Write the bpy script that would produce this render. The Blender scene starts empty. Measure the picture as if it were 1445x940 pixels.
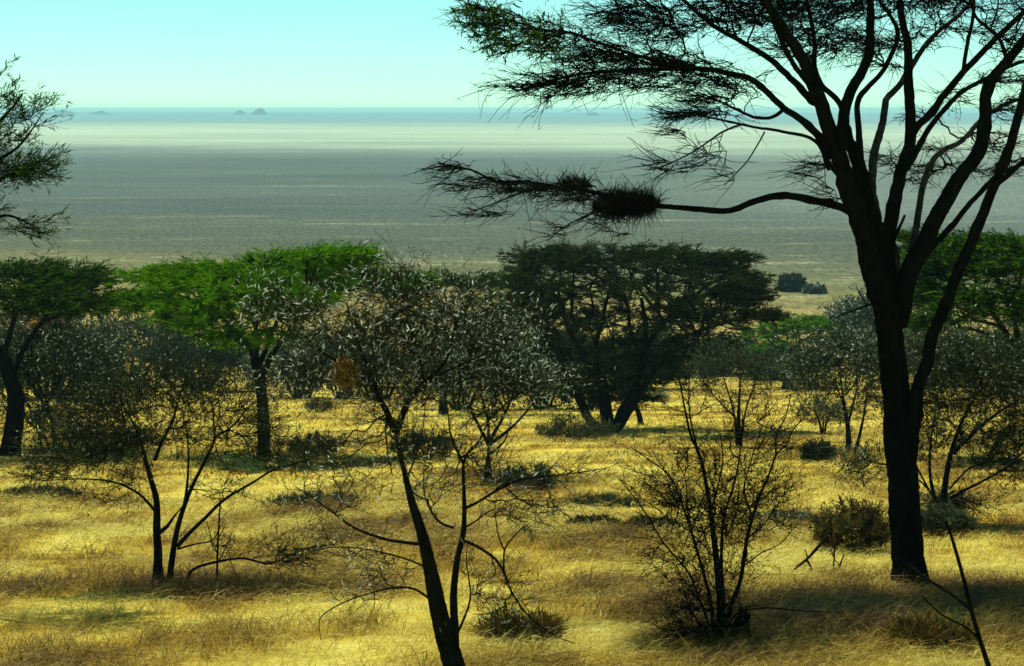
import bpy, math, random
import numpy as np
from mathutils import Vector

rng = np.random.default_rng(11)
random.seed(5)
scene = bpy.context.scene
COL = scene.collection

# ------------------------------------------------------------------ camera
F = 2696.0                      # focal length in photograph pixels (1445 wide)
H = 25.0                        # camera height above the plain
PITCH = math.atan((470 - 154.5) / F)
cd = bpy.data.cameras.new('camera')
cd.sensor_width = 36.0
cd.lens = 36.0 * F / 1445.0
cd.clip_start = 0.5
cd.clip_end = 60000
cam = bpy.data.objects.new('camera', cd)
COL.objects.link(cam)
cam.location = (0, 0, H)
cam.rotation_euler = (math.pi / 2 - PITCH, 0, 0)
scene.camera = cam
cd.dof.use_dof = True
cd.dof.focus_distance = 34.0
cd.dof.aperture_fstop = 6.3

cP, sP = math.cos(PITCH), math.sin(PITCH)


def at(px, py, Y):
    """point of the place seen at photograph pixel (px, py), Y metres ahead"""
    a = (px - 722.5) / F
    b = (470 - py) / F
    dy = cP + b * sP
    dz = -sP + b * cP
    k = Y / dy
    return np.array([a * k, Y, H + dz * k])


# ------------------------------------------------------------------ noise helpers
def hash2(ix, iy, s):
    n = (ix * 374761393 + iy * 668265263 + s * 974634777) & 0x7fffffff
    n = ((n ^ (n >> 13)) * 1274126177) & 0x7fffffff
    n = n ^ (n >> 16)
    return (n & 0xffff) / 65535.0


def vnoise(x, y, s=0):
    x = np.asarray(x, float); y = np.asarray(y, float)
    ix = np.floor(x).astype(np.int64); iy = np.floor(y).astype(np.int64)
    fx = x - ix; fy = y - iy
    fx = fx * fx * (3 - 2 * fx); fy = fy * fy * (3 - 2 * fy)
    a = hash2(ix, iy, s); b = hash2(ix + 1, iy, s)
    c = hash2(ix, iy + 1, s); d = hash2(ix + 1, iy + 1, s)
    return (a * (1 - fx) + b * fx) * (1 - fy) + (c * (1 - fx) + d * fx) * fy


def fbm(x, y, s=0, o=4):
    t = 0; a = .5; n = 0
    for i in range(o):
        t = t + a * vnoise(x * 2 ** i, y * 2 ** i, s + i * 7); n += a; a *= .5
    return t / n


def depth(Y):
    """metres of the ground below the camera, Y metres ahead"""
    Y = np.asarray(Y, float)
    l = 3 + .13 * np.maximum(Y, -20)
    k = 1.6
    return -k * np.log(np.exp(-l / k) + np.exp(-25.0 / k))


def ground_z(X, Y):
    X = np.asarray(X, float); Y = np.asarray(Y, float)
    w = 1 / (1 + np.exp((Y - 170) / 18))
    n = (fbm(X / 7, Y / 7, 3, 3) - .5) * .34 + (fbm(X / 1.7, Y / 1.7, 9, 2) - .5) * .14
    return H - depth(Y) + n * w


def foot(px, py):
    """where the ray through a photograph pixel meets the ground"""
    lo, hi = 5.0, 4000.0
    for _ in range(60):
        m = .5 * (lo + hi)
        p = at(px, py, m)
        if p[2] > ground_z(p[0], p[1]): lo = m
        else: hi = m
    return at(px, py, lo)


# ------------------------------------------------------------------ materials
def newmat(name):
    m = bpy.data.materials.new(name); m.use_nodes = True
    nt = m.node_tree
    for n in list(nt.nodes): nt.nodes.remove(n)
    out = nt.nodes.new('ShaderNodeOutputMaterial')
    return m, nt, out


def ramp(nt, stops):
    r = nt.nodes.new('ShaderNodeValToRGB')
    e = r.color_ramp.elements
    while len(e) < len(stops): e.new(.5)
    for i, (p, c) in enumerate(stops):
        e[i].position = p; e[i].color = (*c, 1)
    return r


def bark_mat(name, dark, light, scale=14.0):
    m, nt, out = newmat(name)
    tc = nt.nodes.new('ShaderNodeNewGeometry')
    mp = nt.nodes.new('ShaderNodeMapping'); mp.inputs['Scale'].default_value = (1, 1, .28)
    nz = nt.nodes.new('ShaderNodeTexNoise'); nz.inputs['Scale'].default_value = scale
    nz.inputs['Detail'].default_value = 6; nz.inputs['Roughness'].default_value = .65
    nt.links.new(tc.outputs['Position'], mp.inputs['Vector'])
    nt.links.new(mp.outputs[0], nz.inputs['Vector'])
    r = ramp(nt, [(.36, dark), (.72, light)])
    nt.links.new(nz.outputs['Fac'], r.inputs[0])
    b = nt.nodes.new('ShaderNodeBsdfPrincipled')
    b.inputs['Roughness'].default_value = .92
    b.inputs['Specular IOR Level'].default_value = .0
    nt.links.new(r.outputs[0], b.inputs['Base Color'])
    bp = nt.nodes.new('ShaderNodeBump'); bp.inputs['Strength'].default_value = .7
    bp.inputs['Distance'].default_value = .03
    nt.links.new(nz.outputs['Fac'], bp.inputs['Height'])
    nt.links.new(bp.outputs[0], b.inputs['Normal'])
    nt.links.new(b.outputs[0], out.inputs[0])
    return m


def leaf_mat(name, c0, c1, c2, trans=.3, rough=.6):
    m, nt, out = newmat(name)
    g = nt.nodes.new('ShaderNodeNewGeometry')
    nz = nt.nodes.new('ShaderNodeTexNoise'); nz.inputs['Scale'].default_value = .9
    nt.links.new(g.outputs['Position'], nz.inputs['Vector'])
    ad = nt.nodes.new('ShaderNodeMath'); ad.operation = 'MULTIPLY_ADD'
    nt.links.new(g.outputs['Random Per Island'], ad.inputs[0])
    ad.inputs[1].default_value = .5
    ml = nt.nodes.new('ShaderNodeMath'); ml.operation = 'MULTIPLY'
    nt.links.new(nz.outputs['Fac'], ml.inputs[0]); ml.inputs[1].default_value = .5
    nt.links.new(ml.outputs[0], ad.inputs[2])
    r = ramp(nt, [(.2, c0), (.5, c1), (.85, c2)])
    nt.links.new(ad.outputs[0], r.inputs[0])
    b = nt.nodes.new('ShaderNodeBsdfPrincipled')
    b.inputs['Roughness'].default_value = rough
    b.inputs['Specular IOR Level'].default_value = .0
    nt.links.new(r.outputs[0], b.inputs['Base Color'])
    t = nt.nodes.new('ShaderNodeBsdfTranslucent')
    nt.links.new(r.outputs[0], t.inputs['Color'])
    mx = nt.nodes.new('ShaderNodeMixShader'); mx.inputs[0].default_value = trans
    nt.links.new(b.outputs[0], mx.inputs[1]); nt.links.new(t.outputs[0], mx.inputs[2])
    nt.links.new(mx.outputs[0], out.inputs[0])
    return m


M = {}
M['bark'] = bark_mat('dark_bark', (.003, .0035, .0026), (.012, .012, .009))
M['bark_pale'] = bark_mat('pale_peeling_bark', (.014, .015, .012), (.062, .062, .048))
M['bark_thorn'] = bark_mat('thorn_bark', (.005, .0055, .0036), (.02, .02, .014), 22)
M['bark_grey'] = bark_mat('grey_green_bark', (.014, .017, .012), (.05, .055, .042), 20)
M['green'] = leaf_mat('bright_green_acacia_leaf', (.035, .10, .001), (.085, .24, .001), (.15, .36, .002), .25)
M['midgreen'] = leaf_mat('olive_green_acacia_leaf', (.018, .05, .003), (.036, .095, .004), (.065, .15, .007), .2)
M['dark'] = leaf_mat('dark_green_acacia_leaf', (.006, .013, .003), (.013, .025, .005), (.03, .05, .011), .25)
M['olive'] = leaf_mat('dusty_olive_leaf', (.016, .026, .007), (.036, .052, .015), (.085, .105, .036), .25)
M['greyleaf'] = leaf_mat('grey_dusty_leaf', (.024, .038, .018), (.055, .078, .040), (.14, .172, .105), .25)
M['pod'] = leaf_mat('pale_thorn_and_pod', (.30, .36, .28), (.52, .58, .47), (.70, .76, .64), .42, .45)
M['brush'] = leaf_mat('dry_brown_brush', (.035, .022, .004), (.10, .062, .010), (.22, .15, .035), .2)
M['nest'] = leaf_mat('dry_straw_nest', (.12, .06, .015), (.32, .19, .055), (.6, .42, .18), .2)
M['twig'] = bark_mat('dark_twig', (.004, .0045, .003), (.013, .013, .009), 30)
M['twig_olive'] = bark_mat('olive_twig', (.012, .0145, .006), (.040, .045, .019), 30)
M['twig_grey'] = bark_mat('grey_twig', (.025, .029, .019), (.08, .088, .062), 30)


# ------------------------------------------------------------------ mesh buffers
class MB:
    def __init__(s):
        s.v = []; s.f = []; s.n = 0      # f: list of (array (m,k), mat index, smooth)

    def add(s, verts, faces, mi=0, smooth=True):
        verts = np.asarray(verts, float).reshape(-1, 3)
        for fa in (faces if isinstance(faces, list) else [faces]):
            s.f.append((np.asarray(fa, np.int64) + s.n, mi, smooth))
        s.v.append(verts); s.n += len(verts)

    def build(s, name, mats, parent=None, origin=None, attr=None):
        V = np.concatenate(s.v) if s.v else np.zeros((0, 3))
        if origin is not None: V = V - np.asarray(origin)
        me = bpy.data.meshes.new(name)
        me.vertices.add(len(V)); me.vertices.foreach_set('co', V.astype(np.float32).ravel())
        loops = np.concatenate([f.ravel() for f, _, _ in s.f])
        tot = np.concatenate([np.full(len(f), f.shape[1]) for f, _, _ in s.f])
        mi = np.concatenate([np.full(len(f), m) for f, m, _ in s.f])
        sm = np.concatenate([np.full(len(f), b) for f, _, b in s.f])
        start = np.concatenate([[0], np.cumsum(tot)[:-1]])
        me.loops.add(len(loops)); me.loops.foreach_set('vertex_index', loops.astype(np.int32))
        me.polygons.add(len(tot))
        me.polygons.foreach_set('loop_start', start.astype(np.int32))
        me.polygons.foreach_set('loop_total', tot.astype(np.int32))
        me.polygons.foreach_set('material_index', mi.astype(np.int32))
        me.polygons.foreach_set('use_smooth', sm.astype(bool))
        for m in (mats if isinstance(mats, (list, tuple)) else [mats]): me.materials.append(m)
        if attr is not None:
            for k, a in attr.items():
                at_ = me.attributes.new(k, 'FLOAT', 'POINT')
                at_.data.foreach_set('value', np.asarray(a, np.float32))
        me.update(calc_edges=True)
        o = bpy.data.objects.new(name, me)
        COL.objects.link(o)
        if parent is not None: o.parent = parent
        elif origin is not None: o.location = origin
        return o


def norm(a):
    return a / (np.linalg.norm(a, axis=-1, keepdims=True) + 1e-9)


def tube(mb, P, R, sides=6, mi=0, rough=0.0, cap=True):
    """one tube along the points P with radii R"""
    P = np.asarray(P, float); R = np.asarray(R, float)
    n = len(P)
    T = norm(np.gradient(P, axis=0))
    ref = np.array([.31, .87, .22]) if abs(T[0] @ np.array([.31, .87, .22])) < .85 else np.array([1., .1, 0])
    U = np.zeros_like(P)
    u = norm(np.cross(T[0], ref))
    for i in range(n):
        u = norm(u - T[i] * (u @ T[i])); U[i] = u
    Vv = np.cross(T, U)
    a = np.linspace(0, 2 * np.pi, sides, endpoint=False)
    rr = R[:, None] * np.ones((1, sides))
    if rough > 0:
        lob = 1 + rough * (np.sin(a * 2 + 1.0)[None] * .5 + np.sin(a * 3 + P[:, 2:3] * .7) * .5)
        rr = rr * lob * (1 + rough * .8 * (rng.random((n, sides)) - .5))
    V = P[:, None] + U[:, None] * (np.cos(a)[None, :, None] * rr[..., None]) + Vv[:, None] * (np.sin(a)[None, :, None] * rr[..., None])
    i = np.arange(n - 1)[:, None] * sides; j = np.arange(sides)[None]; k = (j + 1) % sides
    q = np.stack([i + j, i + k, i + sides + k, i + sides + j], -1).reshape(-1, 4)
    verts = V.reshape(-1, 3)
    faces = [q]
    if cap:
        verts = np.concatenate([verts, P[-1:]])
        c = n * sides; b = (n - 1) * sides
        jj = np.arange(sides)
        faces.append(np.stack([b + jj, b + (jj + 1) % sides, np.full(sides, c)], -1))
    mb.add(verts, faces, mi, True)


def tubes(mb, P, R, mi=0):
    """many three sided twigs at once: P (N,K,3), R (N,K)"""
    N, K, _ = P.shape
    if N == 0: return
    T = norm(np.gradient(P, axis=1))
    rv = norm(rng.normal(size=(N, 1, 3)))
    U = norm(np.cross(T, rv)); W = np.cross(T, U)
    a = np.array([0, 2 * np.pi / 3, 4 * np.pi / 3])
    V = P[:, :, None] + R[:, :, None, None] * (U[:, :, None] * np.cos(a)[None, None, :, None] + W[:, :, None] * np.sin(a)[None, None, :, None])
    b = (np.arange(N) * K * 3)[:, None, None]; i = (np.arange(K - 1) * 3)[None, :, None]; j = np.arange(3)[None, None]
    k = (j + 1) % 3
    q = np.stack([b + i + j, b + i + k, b + i + 3 + k, b + i + 3 + j], -1).reshape(-1, 4)
    mb.add(V.reshape(-1, 3), q, mi, True)


def leaves(mb, C, D, L, W, mi=0, flat=.5):
    """many small pointed leaves: base C, direction D, length L, width W"""
    N = len(C)
    if N == 0: return
    D = norm(D)
    rv = rng.normal(size=(N, 3)); rv[:, 2] += flat * 3
    S = norm(np.cross(D, rv)); L = np.asarray(L)[:, None]; W = np.asarray(W)[:, None]
    V = np.stack([C, C + D * L * .5 + S * W * .5, C + D * L, C + D * L * .5 - S * W * .5], 1)
    q = (np.arange(N) * 4)[:, None] + np.arange(4)[None]
    mb.add(V.reshape(-1, 3), q, mi, False)


def spline(P, step):
    P = np.asarray(P, float)
    out = []
    n = len(P)
    for i in range(n - 1):
        p0 = P[max(i - 1, 0)]; p1 = P[i]; p2 = P[i + 1]; p3 = P[min(i + 2, n - 1)]
        m = max(1, int(np.linalg.norm((p2 - p1)[:3]) / step))
        for t in np.arange(m) / m:
            out.append(.5 * (2 * p1 + (p2 - p0) * t + (2 * p0 - 5 * p1 + 4 * p2 - p3) * t * t + (3 * p1 - p0 - 3 * p2 + p3) * t ** 3))
    out.append(P[-1])
    return np.array(out)


# ------------------------------------------------------------------ branching skeleton
class Skel:
    def __init__(s, cap=60000):
        s.P = np.zeros((cap, 3)); s.par = np.full(cap, -1); s.len = np.zeros(cap)
        s.fix = np.zeros(cap); s.ok = np.zeros(cap, bool); s.D = np.zeros((cap, 3)); s.n = 0

    def node(s, p, par, fix=0.0, ok=True):
        i = s.n; s.n += 1
        s.P[i] = p; s.par[i] = par; s.fix[i] = fix; s.ok[i] = ok
        if par >= 0:
            d = p - s.P[par]; l = np.linalg.norm(d)
            s.len[i] = s.len[par] + l; s.D[i] = d / (l + 1e-9)
        else:
            s.D[i] = (0, 0, 1)
        return i

    def chain(s, pts, rad, par=-1, ok_from=0.0):
        m = len(pts)
        for i in range(m):
            par = s.node(pts[i], par, rad[i], i / max(m - 1, 1) >= ok_from)

    def grow(s, T, step, jit=.12, wpath=.22, up=0.0, curve=.45, first=0):
        n0 = s.n
        d0 = np.array([np.min(np.linalg.norm(s.P[first:n0] - t, axis=1)) for t in T])
        ends = []
        for t in T[np.argsort(d0)]:
            v = t - s.P[first:s.n]
            d = np.linalg.norm(v, axis=1)
            cosb = np.einsum('ij,ij->i', v, s.D[first:s.n]) / (d + 1e-6)
            cost = d * (1 + .35 * (1 - cosb)) + wpath * s.len[first:s.n] + np.where(s.ok[first:s.n], 0, 1e6)
            i = first + int(np.argmin(cost))
            p0 = s.P[i].copy(); dist = np.linalg.norm(t - p0)
            if dist < step * .3: continue
            m = max(2, int(round(dist / step)))
            t0 = norm(s.D[i] * .7 + norm(t - p0)) * dist * curve
            t1 = norm(t - p0 + np.array([0, 0, up * dist])) * dist * curve
            par = i
            for k in range(1, m + 1):
                u = k / m
                p = ((2 * u ** 3 - 3 * u * u + 1) * p0 + (u ** 3 - 2 * u * u + u) * t0 * 2 + (-2 * u ** 3 + 3 * u * u) * t + (u ** 3 - u * u) * t1 * 2)
                if k < m: p = p + rng.normal(size=3) * jit * dist / m
                par = s.node(p, par)
            ends.append(par)
        return n0, ends

    def radii(s, n0, tip, e=2.2, cap=1.0, ck=.8):
        A = np.zeros(s.n)
        for i in range(s.n - 1, n0 - 1, -1):
            A[i] = max(A[i], tip ** e)
            p = s.par[i]
            if p >= n0: A[p] += A[i]
        r = A ** (1 / e)
        for i in range(n0, s.n):
            p = s.par[i]
            if p >= 0:
                lim = s.fix[p] * ck if p < n0 else r[p]
                if lim > 0: r[i] = min(r[i], lim)
        return np.minimum(r, cap)

    def build(s, mb, n0, r, sides=5, mi=0):
        kids = {}
        for i in range(n0, s.n): kids.setdefault(int(s.par[i]), []).append(i)
        todo = []
        for p, ks in kids.items():
            if p < n0:
                for k in ks: todo.append((p, k))
        while todo:
            p, k = todo.pop()
            pts = [s.P[p]]; rr = [r[k]]
            while True:
                pts.append(s.P[k]); rr.append(r[k])
                ks = kids.get(k)
                if not ks: break
                ks = sorted(ks, key=lambda q: -r[q])
                for q in ks[1:]: todo.append((k, q))
                k = ks[0]
            rr[-1] *= .5
            tube(mb, pts, rr, sides if rr[0] > .02 else 4, mi, cap=False)


def twigs_from(mb, B, D, lo, hi, r, K=4, bend=.5, mi=0):
    """curved twigs from points B along D; returns points and directions for leaves"""
    N = len(B)
    L = rng.uniform(lo, hi, N)
    D = norm(D); c = rng.normal(size=(N, 3)) * bend
    t = np.linspace(0, 1, K)
    P = B[:, None] + D[:, None] * (L[:, None] * t)[..., None] + c[:, None] * (L[:, None] * t * t * .5)[..., None]
    R = r * (1 - .6 * t)[None] * rng.uniform(.7, 1.2, (N, 1))
    tubes(mb, P, R, mi)
    return P


def along(P, n, lo=.2):
    """n random points on random twigs P, with tangent"""
    N, K, _ = P.shape
    i = rng.integers(0, N, n); u = rng.uniform(lo, 1, n) * (K - 1)
    k = np.minimum(u.astype(int), K - 2); f = (u - k)[:, None]
    a = P[i, k]; b = P[i, k + 1]
    return a * (1 - f) + b * f, norm(b - a)


# ------------------------------------------------------------------ things
def tag(o, label, cat, group=None, kind=None):
    o['label'] = label
    if cat: o['category'] = cat
    if group: o['group'] = group
    if kind: o['kind'] = kind
    return o


def thing(name, loc, label, cat, group=None):
    o = bpy.data.objects.new(name, None); COL.objects.link(o)
    o.empty_display_size = .3
    o.location = loc
    return tag(o, label, cat, group)


def px_chain(pts, Y0, dY, w, s):
    """photograph polyline -> resampled 3D points and radii; dY = depth gained along it"""
    pts = [tuple(p) for p in pts]
    n = len(pts)
    seg = np.concatenate([[0], np.cumsum([math.hypot(pts[i + 1][0] - pts[i][0], pts[i + 1][1] - pts[i][1]) for i in range(n - 1)])])
    seg = seg / seg[-1]
    P = []
    for (x, y), u in zip(pts, seg):
        wu = w[0] + (w[1] - w[0]) * u
        p = at(x, y, Y0 + dY * u)
        P.append(np.append(p, wu * s / 2))
    Q = spline(P, 7 * s)
    return Q[:, :3], np.maximum(Q[:, 3], .003)


def pad_targets(pads, Y0, s, depth_k=.9):
    """pads: (px, py, w, h, dY, n) flattened leafy masses, real depth like their width"""
    out = []
    for (x, y, w, h, dY, n) in pads:
        c = at(x, y, Y0 + dY)
        q = rng.normal(size=(n, 3)); q = norm(q) * rng.random((n, 1)) ** (1 / 2.2)
        q *= np.array([w * s / 2, w * s / 2 * depth_k, h * s / 2])
        out.append(c + q)
    return np.concatenate(out) if out else np.zeros((0, 3))


def plant(name, label, cat, base, stems, pads, group=None, Y=None, wend=None,
          bark='bark', twig='twig', leaf=None, tip=.006, step=None, jit=.12, wpath=.22, up=0.0,
          twig_n=1.2, twig_len=(.2, .5), twig_r=.004, outward=.6, lift=.2, wild=.6, bend=.5, sub=0,
          leaf_n=3000, leaf_len=(.06, .14), leaf_w=.3, depth_k=.9, sides=8, rough=.1, ok_from=.45, leaf_parts=None, flat=.5,
          leaf_wild=.8, stem_mats=None, tufted=None, limb_k=1.0, flatten=1.0, cap_k=.8, knob=0.0, leaf_flat=1.0):
    b = foot(*base) if Y is None else at(base[0], base[1], Y)
    Y0 = b[1]; s = Y0 / F
    root = thing(name, b, label, cat, group)
    sk = Skel()
    for i, (pts, w, dY) in enumerate(stems):
        off = 0.0
        if isinstance(dY, tuple): off, dY = dY
        if wend: w = (w[0], min(w[1], wend))
        if i: w = (w[0] * limb_k, w[1] * limb_k)
        P, R = px_chain(pts, Y0 + off, dY, w, s)
        if i == 0 or (pts[0][1] >= base[1] - 4 and Y is None):
            gz = ground_z(P[0][0], P[0][1])            # sink the foot into the ground
            P[0][2] = min(P[0][2], gz - .03)
            nfl = max(2, int(len(P) * .12))
            R[:nfl] *= 1 + .34 * (1 - np.arange(nfl) / nfl) ** 2
        if i and not (pts[0][1] >= base[1] - 4 and Y is None):     # join the limb to the wood it springs from
            Q = sk.P[:sk.n]
            def uv(q):
                z = q[:, 1] * cP - (q[:, 2] - H) * sP
                return np.stack([F * q[:, 0] / z, F * ((q[:, 2] - H) * cP + q[:, 1] * sP) / z], 1)
            d_ = np.linalg.norm(uv(Q) - uv(P[:1]), axis=1)
            j_ = int(np.argmin(d_))
            if d_[j_] < 26:
                Yn = P[:, 1] + (Q[j_, 1] - P[0, 1]) * (1 - np.linspace(0, 1, len(P))) ** 1.5
                eye = np.array([0, 0, H])
                P = eye + (P - eye) * (Yn / P[:, 1])[:, None]
        if knob and len(P) > 6:                      # crooked, knotted wood
            n_ = len(P)
            ker = np.ones(5) / 5
            nz_ = np.stack([np.convolve(rng.normal(size=n_), ker, 'same') for _ in range(3)], 1)
            nz_[:2] = 0; nz_[-1:] = 0
            kn = knob * (.3 if i == 0 else 1.0)
            P = P + nz_ * R[:, None] * kn * .8
            q = np.convolve((rng.random(n_) < .09) * rng.uniform(.2, .6, n_), [.35, 1, .35], 'same')
            R = R * (1 + kn * q)
        mb = MB()
        tube(mb, P, R, sides if R[0] > .03 else 5, 0, rough)
        mat = M[(stem_mats or {}).get(i, bark)]
        mb.build('trunk' if i == 0 else 'limb' if R.mean() > .012 else 'branch', mat, root, origin=b)
        sk.chain(P, R, -1, ok_from if i == 0 else .12)
    T = pad_targets(pads, Y0, s, depth_k)
    n0 = sk.n
    st = step or max(9 * s, .08)
    sk.grow(T, st, jit, wpath, up)
    r = sk.radii(n0, tip, ck=cap_k)
    mb = MB()
    sk.build(mb, n0, r, 5, 0)
    # twigs
    idx = np.arange(n0, sk.n)
    idx = idx[r[n0:sk.n] < tip * 2.6]
    k = int(len(idx) * twig_n)
    pick = rng.choice(idx, k)
    B = sk.P[pick]
    axis = np.array([b[0], b[1], 0])
    rad = B - axis; rad[:, 2] = 0; rad = norm(rad)
    D = sk.D[pick] * .6 + rad * outward + rng.normal(size=(k, 3)) * wild + np.array([0, 0, lift])
    D[:, 2] *= flatten
    TW = twigs_from(mb, B, D, *twig_len, twig_r, 4, bend, 0)
    allT = TW
    if sub:
        a, d = along(TW, int(k * sub), .3)
        d2 = d * .7 + rng.normal(size=a.shape) * wild; d2[:, 2] *= flatten
        T2 = twigs_from(mb, a, d2, twig_len[0] * .5, twig_len[1] * .55, twig_r * .7, 4, bend, 0)
        allT = np.concatenate([TW, T2])
    mb.build('branches', M[twig], root, origin=b)
    if leaf_n:
        mb = MB()
        parts = leaf_parts or [(leaf, 1.0)]
        mats = [M[p[0]] for p in parts]
        for q, (mname, share) in enumerate(parts):
            n = int(leaf_n * share)
            a, d = along(allT, n)
            dd = d * .8 + rng.normal(size=a.shape) * leaf_wild + np.array([0, 0, .15])
            dd[:, 2] *= leaf_flat
            L = rng.uniform(leaf_len[0], leaf_len[1], n)
            leaves(mb, a, dd, L, L * leaf_w, q, flat)
        for mname, n, (u0, v0, u1, v1) in tufted or []:   # leafier ends of some boughs, and unseen leaf added to cast shade
            mats.append(M[mname])
            a, d = along(allT, n * 40, .1)
            z = a[:, 1] * cP - (a[:, 2] - H) * sP
            u = 722.5 + F * a[:, 0] / z; v = 470 - F * ((a[:, 2] - H) * cP + a[:, 1] * sP) / z
            k = np.where((u > u0) & (u < u1) & (v > v0) & (v < v1))[0][:n]
            a, d = a[k], d[k]
            Lq = rng.uniform(leaf_len[0] * 1.5, leaf_len[1] * 1.7, len(a))
            leaves(mb, a, d * .8 + rng.normal(size=a.shape) * .45, Lq, Lq * .2, len(mats) - 1, flat)
        mb.build('foliage', mats, root, origin=b)
    return root, sk, b


# ------------------------------------------------------------------ world, sun, air
SUN_EL, SUN_AZ = math.radians(66), math.radians(-38)      # azimuth from +Y (ahead), negative = left
w = bpy.data.worlds.new('World'); scene.world = w; w.use_nodes = True
nt = w.node_tree
bg = nt.nodes['Background']
sky = nt.nodes.new('ShaderNodeTexSky'); sky.sky_type = 'NISHITA'; sky.sun_disc = False
sky.sun_elevation = SUN_EL; sky.sun_rotation = SUN_AZ
sky.altitude = 900; sky.air_density = .8; sky.dust_density = 0.0; sky.ozone_density = 6.0
tint = nt.nodes.new('ShaderNodeMix'); tint.data_type = 'RGBA'; tint.blend_type = 'MULTIPLY'
tint.inputs[0].default_value = 1.0
tint.inputs[7].default_value = (.54, .85, .61, 1)
nt.links.new(sky.outputs[0], tint.inputs[6])
nt.links.new(tint.outputs[2], bg.inputs[0])
bg.inputs[1].default_value = .145

sl = bpy.data.lights.new('sun', 'SUN'); sl.energy = 5.0; sl.angle = math.radians(.5)
sl.color = (1.0, .95, .80)
so = bpy.data.objects.new('sun', sl); COL.objects.link(so)
sd = Vector((math.sin(SUN_AZ) * math.cos(SUN_EL), math.cos(SUN_AZ) * math.cos(SUN_EL), math.sin(SUN_EL)))
so.rotation_euler = sd.to_track_quat('Z', 'Y').to_euler()
so.location = (0, 0, 60)

scene.view_settings.view_transform = 'Standard'
scene.view_settings.look = 'None'
scene.view_settings.exposure = 0.45
scene.view_settings.gamma = 1.0
scene.render.engine = 'CYCLES'
scene.cycles.use_denoising = True
scene.cycles.denoiser = 'OPENIMAGEDENOISE'
scene.cycles.denoising_input_passes = 'RGB_ALBEDO_NORMAL'
scene.cycles.denoising_prefilter = 'ACCURATE'
scene.cycles.max_bounces = 6
scene.cycles.diffuse_bounces = 2
scene.cycles.transmission_bounces = 3
scene.cycles.volume_bounces = 0
scene.cycles.sample_clamp_indirect = 1.0
scene.render.filter_size = 1.25

# ------------------------------------------------------------------ grass tone over the slope (0 brown .. 1 pale straw)
SPOTS = []      # (px, py, half width px, half height px, tone shift): grass patches on the ground, lower right ones with tree shade painted in


def spot(px, py, hw, hh, k):
    a = foot(px, py)
    s = a[1] / F
    n = foot(px, py + hh); f = foot(px, py - hh)
    SPOTS.append((a[0], .5 * (n[1] + f[1]), hw * s, max(.25, .5 * (f[1] - n[1])), k))


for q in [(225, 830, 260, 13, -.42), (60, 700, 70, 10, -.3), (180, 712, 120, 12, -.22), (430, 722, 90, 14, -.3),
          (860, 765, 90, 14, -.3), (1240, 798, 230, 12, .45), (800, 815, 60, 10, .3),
          (1190, 852, 200, 26, -.6), (1400, 850, 80, 40, -.5), (860, 850, 110, 22, -.4), (1270, 905, 220, 24, -.5),  # lower right: acacia shade painted into the tone over brown grass
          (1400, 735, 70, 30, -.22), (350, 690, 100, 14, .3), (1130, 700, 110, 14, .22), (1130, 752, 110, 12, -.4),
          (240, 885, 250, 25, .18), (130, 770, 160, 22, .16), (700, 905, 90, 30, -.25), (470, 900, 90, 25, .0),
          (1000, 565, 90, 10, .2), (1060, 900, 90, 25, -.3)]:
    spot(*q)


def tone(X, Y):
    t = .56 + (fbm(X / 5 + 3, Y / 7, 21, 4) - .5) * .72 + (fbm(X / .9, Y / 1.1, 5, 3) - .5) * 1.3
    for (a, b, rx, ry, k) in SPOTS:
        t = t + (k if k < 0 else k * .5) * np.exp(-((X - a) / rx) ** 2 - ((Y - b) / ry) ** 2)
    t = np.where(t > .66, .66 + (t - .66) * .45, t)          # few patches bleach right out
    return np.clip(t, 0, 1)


GRASS_STOPS = [(.06, (.075, .040, .005)), (.28, (.235, .142, .012)), (.52, (.41, .305, .032)), (.74, (.53, .45, .072)), (.97, (.66, .62, .18))]

# ground: one sheet from behind the camera to the horizon
rows = np.concatenate([np.linspace(-45, 14, 14), 14.6 * (1.0165 ** np.arange(0, 430))])
rows = np.concatenate([rows[rows < 15500], [16000]])
U = np.linspace(-1, 1, 181)
Yg = np.repeat(rows, len(U)); Wg = np.maximum(55, np.abs(Yg) * 1.05)
Xg = np.tile(U, len(rows)) * Wg
Zg = ground_z(Xg, Yg)
Zg = Zg + np.clip((Yg - 5000) / 10000, 0, 1) * 3.5 * (1 - np.clip((Xg / np.maximum(Yg, 1) + .12) / .3, -.6, 1))
mb = MB()
i = np.arange(len(rows) - 1)[:, None] * len(U); j = np.arange(len(U) - 1)[None]
mb.add(np.stack([Xg, Yg, Zg], 1), np.stack([i + j, i + j + 1, i + len(U) + j + 1, i + len(U) + j], -1).reshape(-1, 4))
m, nt, out = newmat('dry_savanna_soil_and_plain')
L = nt.links
g = nt.nodes.new('ShaderNodeNewGeometry')
sx = nt.nodes.new('ShaderNodeSeparateXYZ'); L.new(g.outputs['Position'], sx.inputs[0])


def noise(scale, detail=5, rough=.6, vec=None, mp=None):
    n = nt.nodes.new('ShaderNodeTexNoise'); n.inputs['Scale'].default_value = scale
    n.inputs['Detail'].default_value = detail; n.inputs['Roughness'].default_value = rough
    if mp:
        p = nt.nodes.new('ShaderNodeMapping'); p.inputs['Scale'].default_value = mp
        L.new(g.outputs['Position'], p.inputs[0]); L.new(p.outputs[0], n.inputs[0])
    else:
        L.new(g.outputs['Position'], n.inputs[0])
    return n.outputs['Fac']


def math_(op, a, b=None, c=None, clamp=False):
    n = nt.nodes.new('ShaderNodeMath'); n.operation = op; n.use_clamp = clamp
    for k, v in enumerate((a, b, c)):
        if v is None: continue
        if isinstance(v, (int, float)): n.inputs[k].default_value = v
        else: L.new(v, n.inputs[k])
    return n.outputs[0]


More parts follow.
